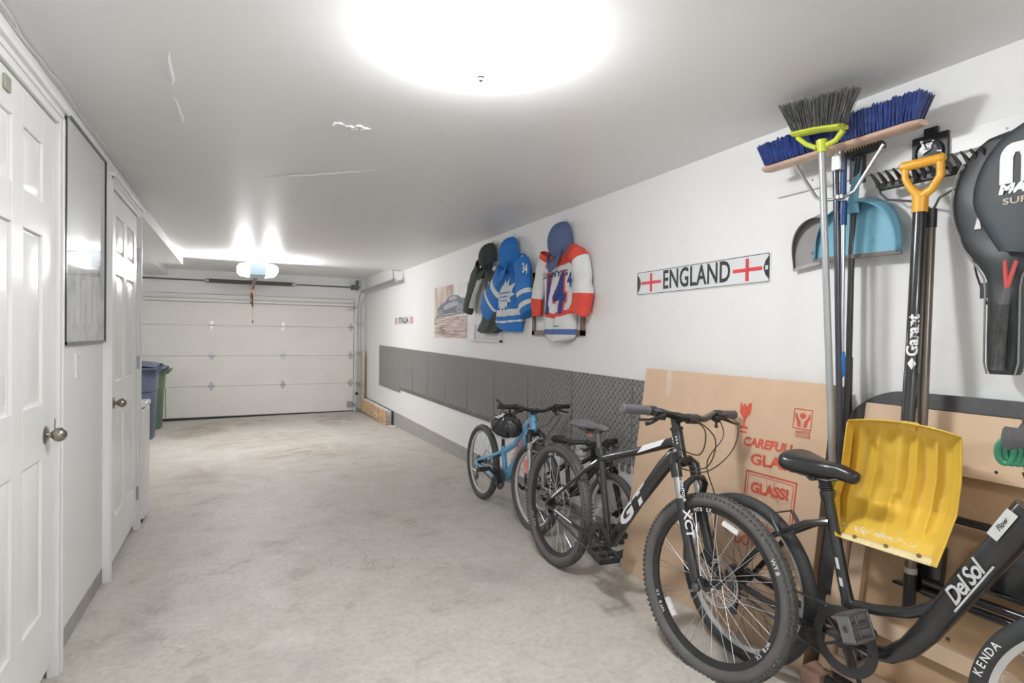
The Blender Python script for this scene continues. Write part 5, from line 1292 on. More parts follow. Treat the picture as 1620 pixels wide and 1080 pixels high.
# built as a fan so that it follows the cloth
cn = (.50,.52); L_ = poly(leaf, cn, (.31,.235)); 
for i in range(len(L_)):
    a, b2 = L_[i], L_[(i+1) % len(L_)]; K = 6
    for k in range(K):
        f0, f1 = k/K, (k+1)/K
        q = [(cn[0]+(a[0]-cn[0])*f0, cn[1]+(a[1]-cn[1])*f0), (cn[0]+(a[0]-cn[0])*f1, cn[1]+(a[1]-cn[1])*f1), (cn[0]+(b2[0]-cn[0])*f1, cn[1]+(b2[1]-cn[1])*f1), (cn[0]+(b2[0]-cn[0])*f0, cn[1]+(b2[1]-cn[1])*f0)]
        onsurf(sb, g, [q[1:] if k == 0 else q], .005)
em = g.build('leaf_emblem', C_white, tb, angle=80, fixn=False)
g = MB(); 
for tx_, v_, s_ in (('TORONTO',.495,.085), ('MAPLE',.545,.11), ('LEAFS',.595,.11)): subdiv_text(g, sb, tx_, .51, v_, s_, .034, off=.008, size=1, bold=.02)
g.build('emblem_lettering', C_blue, em, smooth=False, fixn=False)
g = MB(); subdiv_text(g, sb, 'A', .18, .22, .12, .05, size=1, bold=.03); L2 = poly(leaf, (.20,.17), (.06,.03)); onsurf(sb, g, [L2], .006)
g.build('shoulder_patch', C_white, tb, smooth=False, fixn=False)
g = MB(); subdiv_text(g, sb, 'C', .86, .20, .10, .05, size=1, bold=.03); g.build('captain_letter', C_white, tb, smooth=False, fixn=False)
g = MB(); P0 = atx(830, 425, XR-.133)
letter(g, '34', lambda u, v, d: V((XR-.075-.058, P0.y-u*.9, P0.z+v-u*.2)), size=.11, bold=.004); g.build('sleeve_number', C_white, tb, smooth=False, fixn=False)
g = MB(); A = atx(822, 404, 2.17); g.tube([A+V((0,.05,-.06)), A+V((0,.0,-.03)), A+V((.02,-.03,.0))], .006, 8); g.build('collar_lace', C_white, tb)
# --- black jersey
tk = thing('hockey_jersey', tuple(atx(768, 525, XJ)), 'black hockey jersey with white sleeve stripe, partly behind the blue one', 'jersey')
rows = [(414,768,788),(424,764,792),(440,761,794),(465,760,794),(490,758,794),(505,756,794),(515,751,793),(523,748,786),(527,756,780)]
def mk_(u, v): return 0
_, sk = torso(tk, rows, [C_char, C_white], mk_, depth=.06, seed=3)
sleeve(tk, [(764,422,6),(758,438,6.5),(752,456,6),(747,474,5.5),(744,494,4.5)], [C_char, C_white], lambda u, v: 1 if (.40 < u < .62 and .15 < v < .86) or (.0 <= u < .16 and .2 < v < .85) else 0, seed=2, dep=.045, X=2.18)
g = MB(); onsurf(sk, g, [poly([(-.5,1),(.1,.9),(.5,.3),(.1,.2),(.4,-.4),(0,-1),(-.4,-.6),(-.1,-.2),(-.6,.1),(-.2,.4)], (.45,.42), (.22,.16))], .006)
g.build('crest', C_white, tk, smooth=False, fixn=False)
g = MB(); onsurf(sk, g, [[(.42,.0),(.95,.0),(.62,.26)]], .012); cl = g.build('collar_panel', C_grey, tk, smooth=False, fixn=False)
g = MB(); onsurf(sk, g, [poly([(0,1),(1,0),(0,-1),(-1,0)], (.66,.10), (.09,.045))], .016); g.build('league_badge', C_white, tk, smooth=False, fixn=False)
# --- red and white jersey
tr = thing('hockey_jersey', tuple(atx(878, 540, XJ)), 'red and white hockey jersey numbered 14 hanging on the wall', 'jersey')
rows = [(388,874,899),(393,868,905),(402,861,909),(414,857,910),(430,855,909),(455,856,907),(480,857,904),(500,856,902),(518,856,901),(528,857,901),(535,861,898),(539,867,892),(541,875,884)]
def mr(u, v):
    y = v+.05*abs(u-.5)*2
    if y < .235: return 1
    if .705 < y < .755: return 1
    if .865 < v < .920: return 2
    return 0
_, sr = torso(tr, rows, [C_white, C_red, C_bar], mr, seed=2, depth=.085)
sleeve(tr, [(902,400,9),(909,420,10),(911,445,11),(911,468,12),(905,492,11)], [C_white, C_red], lambda u, v: 1 if (v < .16 or v > .70) else 0, seed=1, dep=.06, X=2.10)
sleeve(tr, [(866,402,5.5),(859,425,5.5),(854,450,5.5),(851,475,5.5),(851,500,4.5)], [C_white, C_red], lambda u, v: 1 if (v < .12 or v > .72) else 0, seed=4, dep=.045, X=2.16)
g = MB(); subdiv_text(g, sr, 'CUNNYG', .46, .300, .190, .085, size=1, bold=.015, off=.007); g.build('name_lettering', C_navy, tr, smooth=False, fixn=False)
for nm, m_, bd, of in (('number_outline', C_red, .055, .006), ('number', C_navy, .015, .010)):
    g = MB(); subdiv_text(g, sr, '14', .53, .525, .62, .58, off=of, size=1, bold=bd); g.build(nm, m_, tr, smooth=False, fixn=False)
g = MB(); P0 = atx(901, 443, XR-.150)
for bd, X_ in ((.006, .150),): letter(g, '4', lambda u, v, d: V((XR-X_, P0.y-u*.9, P0.z+v)), size=.13, bold=bd)
g.build('sleeve_number', C_navy, tr, smooth=False, fixn=False)
g = MB(); subdiv_text(g, sr, 'KOHO', .66, .835, .05, .02, size=1, bold=.02, off=.006); g.build('hem_lettering', C_navy, tr, smooth=False, fixn=False)

def cap(px, py, colm, lab, rx=.135, ry=.105, rz=.15, brimdy=-.05, tilt=0, brimlen=.16, badge=None, X=2.13):
    c = atx(px, py, X); c = V((XR-.03, c.y, c.z)); T = Matrix.Translation(c) @ Matrix.Rotation(R_(tilt), 4, 'X')
    b = MB(T)
    def fn(u, v):
        a = 2*pi*u; e = v*pi/2; seam = 1-.012*max(0, cos(a*6))**8
        return V((-rx*sin(e)**1.0*seam if v > 0 else 0, ry*cos(a)*cos(e)**.75*seam, rz*sin(a)*cos(e)**.75*seam*(.85 if sin(a) < 0 else 1)))
    b.grid(fn, 48, 16)
    b.cyl((-rx-.004,0,0), (-rx+.004,0,0), .008, 10)
    o = put(b.build('baseball_cap', colm, angle=60, fixn=True), '', lab, 'cap')
    b = MB(T)
    def br(u, v):
        a = pi*(1.15+.70*u); k = v
        base = V((-rx*.55, ry*cos(a)*1.0, rz*.85*sin(a)*.92))
        return base + V((-.05*k - .03*(1-(2*u-1)**2)*1, brimdy*k, -brimlen*k*(.25+.75*(1-(2*u-1)**2)**.5)))
    b.grid(br, 20, 8); b.build('brim', colm, o, angle=60, solid=.004, fixn=False)
    if badge:
        b = MB(T); 
        letter(b, badge, lambda u, v, d: V((-rx*.86, -u+(.0), v-.075)), size=.07, bold=.003); b.build('cap_badge', C_white, o, smooth=False, fixn=False)
    b = MB(T); b.tube([(.03,0,rz*1.12),(.0,0,rz*1.14),(-.02,0,rz*1.05)], .004, 8); b.build('hook', M_trim, o)
cap(768, 408, C_char, 'black baseball cap hanging over the black jersey', badge='8', brimlen=.10, tilt=8)
cap(801, 404, C_blue, 'bright blue baseball cap hanging over the blue jersey', rz=.17, brimlen=.115, brimdy=-.03)
cap(881, 384, clothm('slate_blue_cloth', (.10,.135,.26)), 'slate blue baseball cap hanging over the red and white jersey', rz=.165, brimlen=.10, badge=None)

# ================================================================ TOOLS ON THE RIGHT WALL
def P(px, py, X): return atx(px, py, X)
# white mounting board
zt, zb = atx(1620,177,2.215).z, atx(1582,225,2.215).z
b = MB(); b.box((2.212, -.6, zb), (XR-.001, 1.80, zt)); bd = put(b.build('mounting_board', M_trim, bev=.002), '', 'long white board fixed along the wall to carry the tools', 'board')
b = MB()
for y in (1.62, .94, .40): b.cyl((2.2115, y, (zb+zt)/2), (2.213, y, (zb+zt)/2), .004, 10)
b.build('screw', M_dsteel, bd)
# clamp holder
t = thing('tool_holder', P(1472,240,2.21), 'black square tool clamp with round jaw fixed on the white board', 'tool holder')
c_ = P(1472,238,2.205)
b = MB(); b.box((2.198, c_.y-.058, c_.z-.075), (2.2115, c_.y+.058, c_.z+.055)); b.box((2.198, c_.y-.025, c_.z+.05), (2.2115, c_.y+.02, c_.z+.08)); b.build('holder_plate', M_black, t, bev=.002)
b = MB(); b.lathe([(.0,.0),(.042,0),(.046,.012),(.036,.022),(.034,.012),(.0,.010)], (2.198, c_.y, c_.z-.01), (-1,0,0), 28); b.build('jaw', M_blackgloss, t)
b = MB()
for (u, v, a) in ((-.012,.012,35),(.012,.018,-20),(.0,-.004,60)): b.cbox((2.182, c_.y+u, c_.z+v), (.006,.007,.035), (a,0,0))
b.build('clamp_logo', M_whitedec, t)

def strands(b, rows, r):
    for a, c2 in rows: b.tube([a, c2], [r, r*.7], 4, caps=False)
# --- angled broom (yellow-green cap, silver pole)
X0 = 1.955
t = thing('angle_broom', P(1318,770,2.0), 'angled broom with grey bristles and lime green head on a silver pole', 'broom')
b = MB(); pa, pb = P(1300,236,X0), P(1318,765,2.01); b.tube([pa, pb], .0125, 16); b.build('pole', mat('silver_painted_metal', (.42,.43,.44), .38, .4, var=.04), t)
b = MB(); b.tube([pb+V((0,0,.012)), pb-V((0,0,.03))], .0145, 14); b.build('pole_end_cap', mat('lime_plastic', (.55,.62,.05), .4, var=.04), t)
M_lime = MATS['lime_plastic']
bl, br_, tl, tr_ = P(1258,213,X0), P(1334,200,X0), P(1237,163,X0-.0), P(1357,135,X0)
tl.z = min(tl.z, 2.215); 
for q in (tl, tr_): q.z = min(q.z, 2.222)
b = MB(); random.seed(5)
for i in range(420):
    s_ = random.random(); d_ = random.uniform(-.026,.026); a = bl.lerp(br_, s_)+V((d_*.7,0,0)); s2 = s_+random.uniform(-.012,.012)
    c2 = tl.lerp(tr_, min(1, max(0, s2)))+V((d_*1.15, 0, random.uniform(-.008,.002))); m_ = a.lerp(c2, .5)+V((0,random.uniform(-.002,.002),0))
    b.tube([a, m_, c2], [.0013,.0013,.0011], 4, caps=False)
b.build('bristles', mat('grey_bristle', (.10,.10,.098), .55, var=.5, scale=60), t)
b = MB(); mid = pa+V((0,0,.01))
b.tube([bl+V((0,-.0,.0)), bl.lerp(br_, .5)+V((0,0,.004)), br_], [(.011,.032)]*3, 14, up=(0,0,1))
b.tube([P(1262,218,X0), P(1275,228,X0), mid+V((0,.02,-.0))], .009, 10); b.tube([P(1334,206,X0), P(1322,222,X0), mid+V((0,-.02,-.0))], .010, 10)
b.tube([P(1300,222,X0), P(1301,241,X0)], [.020,.016], 14); b.build('broom_head', M_lime, t)

# --- push broom (blue bristles, wooden block)
XP = 2.065; t = thing('push_broom', P(1328,770,2.06), 'wide push broom with blue bristles on a wooden block', 'broom')
L, Rr_ = P(1212,272,XP), P(1461,190,XP); Lz = (L.z+Rr_.z)/2; L.z = Rr_.z = Lz+.0
b = MB(); d = (Rr_-L).normalized(); 
b.tube([L+d*.0, L+d*.012, Rr_-d*.03, Rr_], [(.010,.030),(.0125,.038),(.0125,.038),(.010,.030)], 16, up=(0,0,1)); b.build('wood_block', mat('beech_block', (.68,.47,.36), .5, var=.08), t)
b = MB(); random.seed(9); nT = 46
for i in range(nT):
    s_ = (i+.5)/nT
    for j in range(5):
        dx = (j-2)*.013; base = L.lerp(Rr_, .02+.96*s_)+V((dx,0,.012)); fl_ = V((dx*.7, (.5-s_)*.045, .092+random.uniform(-.004,.003)))
        for k in range(11):
            o = V((random.uniform(-.006,.006), random.uniform(-.008,.008), 0)); e = base+o*.5+fl_+V((random.uniform(-.006,.006), random.uniform(-.008,.008), random.uniform(-.01,0)))
            b.cur = 1 if (j > 2 and random.random() < .7) else 0
            b.tube([base+o*.4, e], [.0024,.0021], 4, caps=False)
b.build('bristles', [mat('blue_bristle', (.025,.055,.24), .5, var=.4, scale=50), mat('black_bristle', (.015,.016,.022), .6)], t)
b = MB(); hz = XP-.005
b.tube([P(1259,262,XP), P(1291,312,hz), P(1300,317,hz), P(1330,314,hz), P(1352,302,hz), P(1358,292,hz), P(1398,228,XP)], .0065, 10); b.build('brace', M_alu, t)
b = MB(); b.tube([P(1322,250,XP), P(1330,775,2.08)], .0115, 16); b.build('pole', mat('chromed_black_pole', (.09,.10,.12), .22, .6), t)
b = MB(); c_ = P(1326,258,XP); b.cbox(tuple(c_), (.03,.040,.062)); b.tube([c_+V((0,0,.02)), c_+V((0,0,.05))], .016, 12); b.build('socket', M_alu, t, bev=.004)
b = MB(); c_ = P(1328,312,hz); b.ring(tuple(c_), (0,0,1), .016, [(0,-.006),(.004,-.006),(.004,.006),(0,.006)], 16); b.build('clamp_band', M_steel, t)

# --- stiff scrubbing brush with yellow tufts behind, black pole
XS = 2.13; t = thing('deck_brush', P(1345,700,2.14), 'deck brush with yellow bristles behind the push broom on a black pole', 'brush')
a, c2 = P(1340,247,XS), P(1395,228,XS)
b = MB(); b.tube([a, c2], [(.016,.03)]*2, 10, up=(0,0,1)); b.build('brush_block', M_black, t)
b = MB()
for i in range(12):
    s_ = (i+.5)/12; q = a.lerp(c2, s_)
    for j in (-1, 0, 1):
        for k in range(6): b.tube([q+V((j*.014-.015,0,.0)), q+V((j*.016-.015+random.uniform(-.004,.004), random.uniform(-.006,.006), .035))], .0016, 4, caps=False)
b.build('bristles', mat('yellow_bristle', (.62,.55,.20), .6), t)
b = MB(); b.tube([P(1358,246,XS), P(1352,300,2.17), P(1347,400,2.17), P(1343,565,2.16)], [.012,.0115,.0115,.0115], 14); b.tube([P(1343,565,2.16), P(1340,705,2.14)], .0145, 14); b.build('pole', M_blackgloss, t)
b = MB(); b.cbox(tuple(P(1357,268,2.17)), (.03,.05,.11)); b.build('bracket', M_black, t, bev=.004)

# --- blue handled mop pole
t = thing('mop_handle', P(1331,600,2.09), 'thin silver pole with blue sleeve and blue tip hanging between the brooms', 'mop handle')
XM = 2.085; b = MB(); b.tube([P(1334,330,XM), P(1331,560,XM)], .0095, 14); b.build('pole', M_steel, t)
b = MB(); b.tube([P(1335,252,XM), P(1334,310,XM)], .011, 14); b.tube([P(1334,318,XM), P(1333,356,XM)], .0145, 14); b.tube([P(1333,330,XM), P(1333,338,XM)], .0155, 14); b.build('blue_sleeve', mat('navy_plastic', (.02,.07,.22), .4), t)
b = MB(); p0, p1 = P(1331,556,XM), P(1330,598,XM); b.tube([p0, p0.lerp(p1,.2), p0.lerp(p1,.85), p1], [.012,.0145,.0145,.006], 14); b.build('blue_tip', mat('bright_blue_plastic', (.02,.22,.68), .35), t)

# --- dustpans
def dustpan(lab, Xb, cpx_, w_, h_, m_, handle=True, flip=1, lipm=None, tilt=0):
    c = P(*cpx_, Xb); T = Matrix.Translation(c) @ Matrix.Rotation(R_(tilt), 4, 'X')
    b = MB(T); n = 26
    out = []
    for k in range(n+1): a = pi*k/n; out.append((w_/2*cos(a), h_*sin(a)**.75 if 0 < k < n else 0))
    # floor sheet
    b.prism(out, lambda u, v, d: V((d+.02*(v/h_)**2, -u, v)), .0, .003)
    # raised wall round the arc
    def wall(u, v):
        a = pi*u; yy, zz = w_/2*cos(a), (h_*sin(a)**.75 if 0 < u < 1 else 0)
        k = 1-.10*v; return V((-.055*v*(.25+.75*sin(a)) + .02*(zz/h_)**2, -yy*k, zz*k))
    b.grid(wall, 40, 4); o = put(b.build('dustpan', m_, solid=.0025, angle=40, fixn=False), '', lab, 'dustpan')
    b = MB(T); b.box((-.006, -w_/2, -.012), (.004, w_/2, .004)); b.build('rubber_lip', lipm or mat('grey_brown_rubber', (.20,.17,.16), .7), o, bev=.002)
    for k in (-.2, .12):
        b = MB(T); b.tube([(-.003, k*w_, h_*.2), (-.003, k*w_, h_*.25)], .003, 6); b.build('moulded_tab', m_, o)
    if handle:
        b = MB(T); b.tube([(-.02, .0, h_*.72), (-.024, 0, h_*.95), (-.012, .0, h_*1.3), (-.010, 0, h_*1.62)], [(.024,.012),(.019,.012),(.016,.010),(.019,.010)], 14, up=(0,1,0)); b.build('handle', m_, o)
dustpan('light blue dustpan hanging behind the broom poles', 2.165, (1352,404), .35, .225, mat('light_blue_plastic', (.17,.42,.55), .4, var=.04), tilt=1.5)
dustpan('grey dustpan beside the blue one, its scoop showing left of the poles', 2.205, (1298,414), .26, .205, mat('grey_plastic', (.33,.325,.32), .45, var=.05), handle=False, tilt=-8, lipm=mat('pale_grey_lip', (.42,.42,.42), .5))

# --- yellow snow shovel
M_yel = mat('yellow_plastic', (.82,.55,.085), .26, var=.03, scale=5, coat=.1)
M_yelh = mat('amber_plastic', (.86,.42,.04), .35, var=.03)
t = thing('snow_shovel', P(1400,880,1.9), 'yellow snow shovel hanging blade down from its yellow grip on a black shaft', 'shovel')
XH = 2.10
b = MB(); g0, g1 = P(1430,264,XH), P(1489,250,XH); d = (g1-g0).normalized()
b.tube([g0-d*.012, g0-d*.004, g0, g1, g1+d*.004, g1+d*.012], [.010,.017,.0165,.0165,.018,.010], 16)
sk_ = P(1456,312,XH)
b.tube([g0+d*.004, P(1432,283,XH), P(1441,298,XH), sk_], [.012,.0115,.012,.017], 12); b.tube([g1-d*.002, P(1488,277,XH), P(1474,299,XH), sk_], [.012,.0125,.013,.017], 12)
b.tube([sk_+V((0,0,.004)), P(1455,336,XH)], [.024,.0235], 18); b.build('grip', M_yelh, t)
s0, s1, s2 = P(1455,334,XH), P(1441.5,590,2.035), P(1436,680,2.0)
b = MB(); b.tube([s0, s1], .0200, 18); b.tube([s1+V((0,0,-.0)), s2], .0210, 18); b.build('shaft', M_blackgloss, t)
ax = (s0-s1).normalized(); mid = s0.lerp(s1, .766); nc = (V((EYE.x, EYE.y, mid.z))-mid); nc = (nc-ax*nc.dot(ax)).normalized(); sd = ax.cross(nc)
if sd.y > 0: sd = -sd          # towards the right of the picture
def wrap(u, v, r_=.0208): a_ = -v/r_; return mid+ax*(u-.005)+nc*(r_*cos(a_))+sd*(r_*sin(a_)*1)
b = MB(); letter(b, 'Garant', lambda u, v, d: wrap(u, v), size=.050, bold=.0016)
dn_ = [wrap(-.105, 0), wrap(-.080, .014), wrap(-.055-.02, 0), wrap(-.080, -.014)]; b.add([wrap(-.115,0), wrap(-.095,-.013), wrap(-.075,0), wrap(-.095,.013)], [(0,1,2,3)]); b.build('shaft_lettering', M_whitedec, t, smooth=False, fixn=False)
# blade
def blade(u, v):
    # photo-measured corners, with the true hollow of the scoop
    L_ = interp([(0,1342,664),(.06,1340,668),(.35,1331,737),(.55,1316,783),(.8,1317,820),(1,1322,847)], v); R__ = interp([(0,1519,690),(.06,1522,694),(.35,1521,765),(.55,1514,815),(.8,1496,862),(1,1481,898)], v)
    bow = -9*(1-(2*u-1)**2)*(1-v)**2
    px = L_[0]+(R__[0]-L_[0])*u; py = L_[1]+(R__[1]-L_[1])*u+bow
    base = interp([(0,1.905),(.05,1.955),(.45,1.985),(.55,1.98),(1,1.845)], v)[0]
    e = abs(2*u-1); base -= .055*max(0, (e-.86)/.14)**1.5*(1-.5*v)
    k = .5-.5*cos((u*.86+.07-.035)*2*pi*7.0); am = .022*(min(1, max(0, (v-.08)/.08)))*(1-min(1, max(0, (v-.72)/.10)))*(1 if .07 < u < .93 else 0)
    base += am*(1-abs(2*k-1)**2.2 if False else k**.45)
    if abs(u-.5) < .05 and v < .5: base -= .012*cos((u-.5)/.05*pi/2)
    return P(px, py, base)
b = MB(); b.grid(blade, 112, 60); bl_ = b.build('blade', M_yel, t, solid=.0035, angle=50, fixn=False)
b = MB(); b.grid(lambda u, v: blade(.06+.89*u, .93+.068*v)+V((-.0035,0,0)), 30, 3); b.build('wear_strip', mat('scuffed_cream_strip', (.80,.68,.36), .45, var=.1, scale=30), bl_, solid=.003, fixn=False)
b = MB()
for u in (.20, .50, .82):
    q = blade(u, .95)+V((-.006,0,.004)); b.lathe([(0,.003),(.006,.002),(.007,0),(0,-.002)], tuple(q), (-1,0,.3), 12)
b.build('rivet', mat('dark_rivet', (.25,.17,.08), .4, .5), bl_)
random.seed(4); b = MB()
for i in range(110):
    u = random.gauss(.38,.15); v = .86+.25*(u-.38)*.18+random.gauss(0,.016); q = blade(min(.9,max(.1,u)), min(.92,v))+V((-.0025,0,0)); r_ = random.uniform(.0012,.004)
    b.add([q+V((0,-r_*2,0)), q+V((0,0,-r_)), q+V((0,r_*2,0)), q+V((0,0,r_))], [(0,1,2,3)])
b.build('scuffs', mat('white_scuff', (.88,.85,.80), .7), bl_, smooth=False, fixn=False)
b = MB(); b.cbox(tuple(P(1437,674,1.955)), (.03,.055,.03)); b.build('shaft_socket', M_yel, t, bev=.006)

# --- bow rake
t = thing('bow_rake', P(1437,965,2.0), 'bow rake with dark curved tines on a brown metal shaft behind the shovel', 'rake')
XK = 2.15; ra, rb = P(1391,297,XK), P(1566,257,XK); zz_ = (ra.z+rb.z)/2; ra.z = rb.z = zz_
b = MB(); b.tube([ra, rb], [(.015,.007)]*2, 8, up=(0,0,1))
for i in range(14):
    q = ra.lerp(rb, i/13); b.tube([q, q+V((-.006,.003,.018)), q+V((-.020,.008,.036)), q+V((-.032,.014,.050))], [(.013,.007),(.011,.006),(.008,.005),(.004,.003)], 8)
b.build('rake_head', M_black, t)
b = MB(); sk_ = P(1473,334,XK)
b.tube([ra+V((0,.0,.0)), P(1393,306,XK), P(1404,316,XK), P(1440,318,XK), P(1464,322,XK), sk_], .0042, 8); b.tube([rb, P(1540,290,XK), P(1506,301,XK), P(1486,313,XK), sk_+V((0,-.005,0))], .0042, 8); b.build('bow_rod', M_dsteel, t)
b = MB(); b.tube([P(1473,331,XK), P(1472,360,XK)], [.0185,.0185], 14); b.build('socket', M_black, t)
b = MB(); b.tube([P(1472,358,XK), P(1459,668,2.06), P(1441,905,2.0)], .0155, 16); b.build('shaft', mat('brown_metal_shaft', (.20,.165,.14), .32, .5, var=.06), t)
b = MB(); b.tube([P(1441,897,2.0), P(1441,906,2.0)], .0185, 14); b.build('pale_ring', mat('pale_ring', (.55,.48,.38), .5), t)
b = MB(); p0, p1 = P(1441,905,2.0), P(1437,970,1.985); b.tube([p0, p1-(p1-p0)*.08, p1], [.0175,.019,.013], 16); b.build('handle_grip', M_black, t)

# --- rackets in covers
M_cov = mat('racket_cover_vinyl', (.045,.050,.055), .42, var=.2, scale=7, bmp=.25, bscale=9); M_cov2 = mat('front_cover_vinyl', (.040,.052,.062), .5, var=.15, scale=6, bmp=.15, bscale=9)
def puff(b, out, X_, th, n=7):
    """outline (y,z) puffed into a soft bag"""
    cy_ = sum(p[0] for p in out)/len(out); cz_ = sum(p[1] for p in out)/len(out); m_ = len(out)
    for sg in (1, -1):
        vs = []; 
        for k in range(n):
            f = 1-k/n*.9; dd = th*(1-(f)**3.0)**.6
            vs += [V((X_-sg*dd, (cy_ if False else p[0]+(interp_c(out, p)-p[0])*(1-f)), p[1]+( (cz_-p[1])*(1-f) if False else 0)) ) for p in out]
        fs = []
        for k in range(n-1):
            for i in range(m_): j = (i+1) % m_; fs.append((k*m_+i, k*m_+j, (k+1)*m_+j, (k+1)*m_+i))
        b.add(vs, fs)
def racket_bag(name, lab, cyy, cz, a_, b_, zhandle, wh, X_, th, m_):
    # rows by height, elliptical cross-section
    rows = []; N = 60; ztop = cz+b_
    for i in range(N+1):
        v = i/N; z = ztop+(zhandle-ztop)*v
        if z > cz-b_*.55: w_ = a_*math.sqrt(max(0, 1-((z-cz)/b_)**2))
        else:
            z1 = cz-b_*.55; w1 = a_*math.sqrt(1-.55**2); k = min(1, (z1-z)/.17); k = k*k*(3-2*k); w_ = w1+(wh-w1)*k
            if z < zhandle+.04: w_ *= math.sqrt(max(0, 1-((zhandle+.04-z)/.045)**2))*.35+.65
        rows.append((z, max(w_, .004)))
    bb = MB(); n = 28
    def fn(u, v):
        z, w_ = rows[min(N, int(round(v*N)))]; a = 2*pi*u; e = 1 if w_ > .02 else w_/.02
        tt = th*e*(1+.10*sin(z*40)*cos(a*2)); c_, s_ = cos(a), sin(a)
        return V((X_-tt*math.copysign(abs(s_)**.7, s_), cyy-w_*math.copysign(abs(c_)**.75, c_), z))
    bb.grid(fn, n, N); bb.add([fn(k/n, 0) for k in range(n)], [tuple(range(n))]); bb.add([fn(k/n, 1) for k in range(n)], [tuple(range(n))])
    return put(bb.build(name, m_, angle=60), '', lab, 'racket cover'), rows
bag, rows_ = racket_bag('racket_cover', 'full-length black racket cover hanging lowest at the right edge', .908, 1.735, .150, .20, 1.178, .046, 2.155, .026, M_cov)
b = MB(); pr = [(2.128, .908-w_*1.0*.96, z) for z, w_ in rows_ if z < 1.86][::3]; b.tube(pr, .0028, 6); pr = [(2.128, .908+w_*.96, z) for z, w_ in rows_ if z < 1.86][::3]; b.tube(pr, .0028, 6); b.build('piping', mat('grey_piping', (.30,.30,.29), .5), bag)
b = MB(); b.tube([(2.17, 1.01, 1.58), (2.18, 1.0, 1.50), (2.17, .965, 1.40)], .003, 6); b.box((2.17, .94, 1.42), (2.174, .985, 1.47)); b.build('strap', M_black, bag)
b = MB(); b.add([V((2.1265,.985,1.64)), V((2.1265,.966,1.64)), V((2.1265,.974,1.69))], [(0,1,2)]); b.build('cover_mark', M_whitedec, bag, smooth=False, fixn=False)
# front cover over the racket head
cyy, cz, a_, b_ = .818, 1.745, .152, .195
TF = Matrix.Translation((2.098, cyy, cz)) @ Matrix.Rotation(R_(11), 4, 'X') @ Matrix.Translation((-2.098, -cyy, -cz))
b = MB(TF); N = 40; zbot = 1.545
rws = []
for i in range(N+1):
    z = cz+b_+(zbot-cz-b_)*i/N; w_ = a_*math.sqrt(max(.0005, 1-((z-cz)/b_)**2)) if z > cz-.06 else a_*math.sqrt(1-(.06/b_)**2)*(1-((cz-.06-z)/(cz-.06-zbot))**1.2*.68); rws.append((z, w_))
def fcf(u, v):
    z, w_ = rws[min(N, int(round(v*N)))]; a = 2*pi*u; c2, s2 = cos(a), sin(a); e = min(1, w_/.03)
    return V((2.098-.020*e*math.copysign(abs(s2)**.6, s2), cyy-w_*math.copysign(abs(c2)**.8, c2), z))
b.grid(fcf, 32, N); b.add([fcf(k/32, 0) for k in range(32)], [tuple(range(32))]); b.add([fcf(k/32, 1) for k in range(32)], [tuple(range(32))])
fc = put(b.build('racket_cover', M_cov2, angle=60), '', 'dark front racket cover with big white letter and lettering at the right edge', 'racket cover')
b = MB(TF); b.tube([(2.098, cyy+w_*1.01, z) for z, w_ in rws][::2], .0035, 8); b.tube([(2.098, cyy-w_*1.01, z) for z, w_ in rws][::2], .0035, 8); b.build('zip', M_black, fc)
b = MB(); Xf = 2.0765
ly, lz = P(1581,291,Xf).y, P(1600,243,Xf)
base = P(1581,293,Xf); 
def lg(u, v, d=0): return V((Xf-.0005, base.y-u, base.z+v))
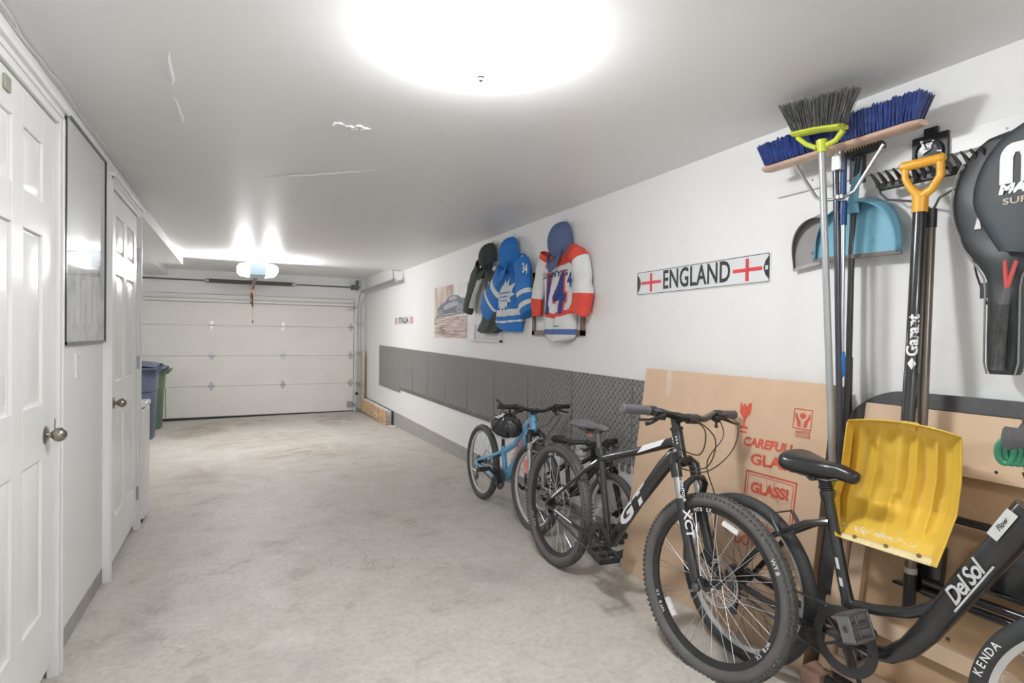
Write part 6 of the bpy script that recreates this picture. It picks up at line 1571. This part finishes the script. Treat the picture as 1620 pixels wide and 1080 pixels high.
arch = [(0,0)]+[(0,.075)]+[(.0+.035-.035*cos(pi/2*k/6), .075+.045*sin(pi/2*k/6)) for k in range(1, 7)]+[(.115,.120)]+[(.115+.035*sin(pi/2*k/6), .075+.045*cos(pi/2*k/6)) for k in range(1, 7)]+[(.150,0),(.120,0),(.120,.075),(.115,.088),(.105,.088),(.10,.075),(.10,0),(.052,0),(.052,.075),(.048,.090),(.038,.090),(.033,.075),(.033,0)]
b.add([lg(u, v) for u, v in arch], [tuple(range(len(arch)))])
q = P(1580,302,Xf); letter(b, 'MAN', lambda u, v, d: V((Xf-.0005, q.y-u, q.z+v)), size=.036, bold=.0028, align='LEFT', shear=.15, xs=1.25)
b.build('cover_lettering', M_whitedec, fc, smooth=False, fixn=False)
b = MB(); q = P(1586,320,Xf); letter(b, 'SUP', lambda u, v, d: V((Xf-.0005, q.y-u, q.z+v)), size=.026, align='LEFT', bold=.0006, xs=1.4); b.build('cover_small_lettering', mat('tan_print', (.60,.50,.38), .5), fc, smooth=False, fixn=False)
t = thing('tennis_racket', (2.09, .835, 1.22), 'tennis racket with red throat and black taped grip hanging out of the front cover', 'racket')
g0, g1, g2 = P(1586,482,2.10), P(1578,585,2.10), P(1590,470,2.10)
b = MB(); b.tube([g0, g0.lerp(g1,.5), g1-(g1-g0)*.05, g1], [(.0165,.0165),(.0155,.0155),(.0165,.0165),(.020,.020)], 12)
b.build('grip', mat('worn_grip_tape', (.05,.05,.048), .5, var=.5, scale=40, bmp=.5, bscale=50), t)
b = MB(); j = P(1593,455,2.10); b.tube([g0+V((0,0,-.01)), j], [.013,.010], 12); b.build('shaft', mat('grey_racket_shaft', (.12,.12,.125), .35), t)
b = MB(); b.tube([j, P(1591,435,2.10), P(1590,412,2.10)], [.007,.006,.005], 10); b.tube([j, P(1600,435,2.10), P(1608,412,2.10)], [.007,.006,.005], 10); b.build('throat', mat('red_racket_paint', (.62,.10,.09), .3), t)

# ---------------------------------------------------------------- groups of look-alikes
for key, grp in (('hockey_jersey', 'hockey jerseys on the wall'), ('baseball_cap', 'caps hung above the jerseys'), ('bicycle', 'bicycles parked along the wall'), ('ceiling_light', 'round ceiling lights'),
                 ('racket_cover', 'racket covers on the wall'), ('dustpan', 'dustpans on the wall')):
    for o in list(COL.objects):
        if o.parent is None and o.name.split('.')[0] == key: o['group'] = grp
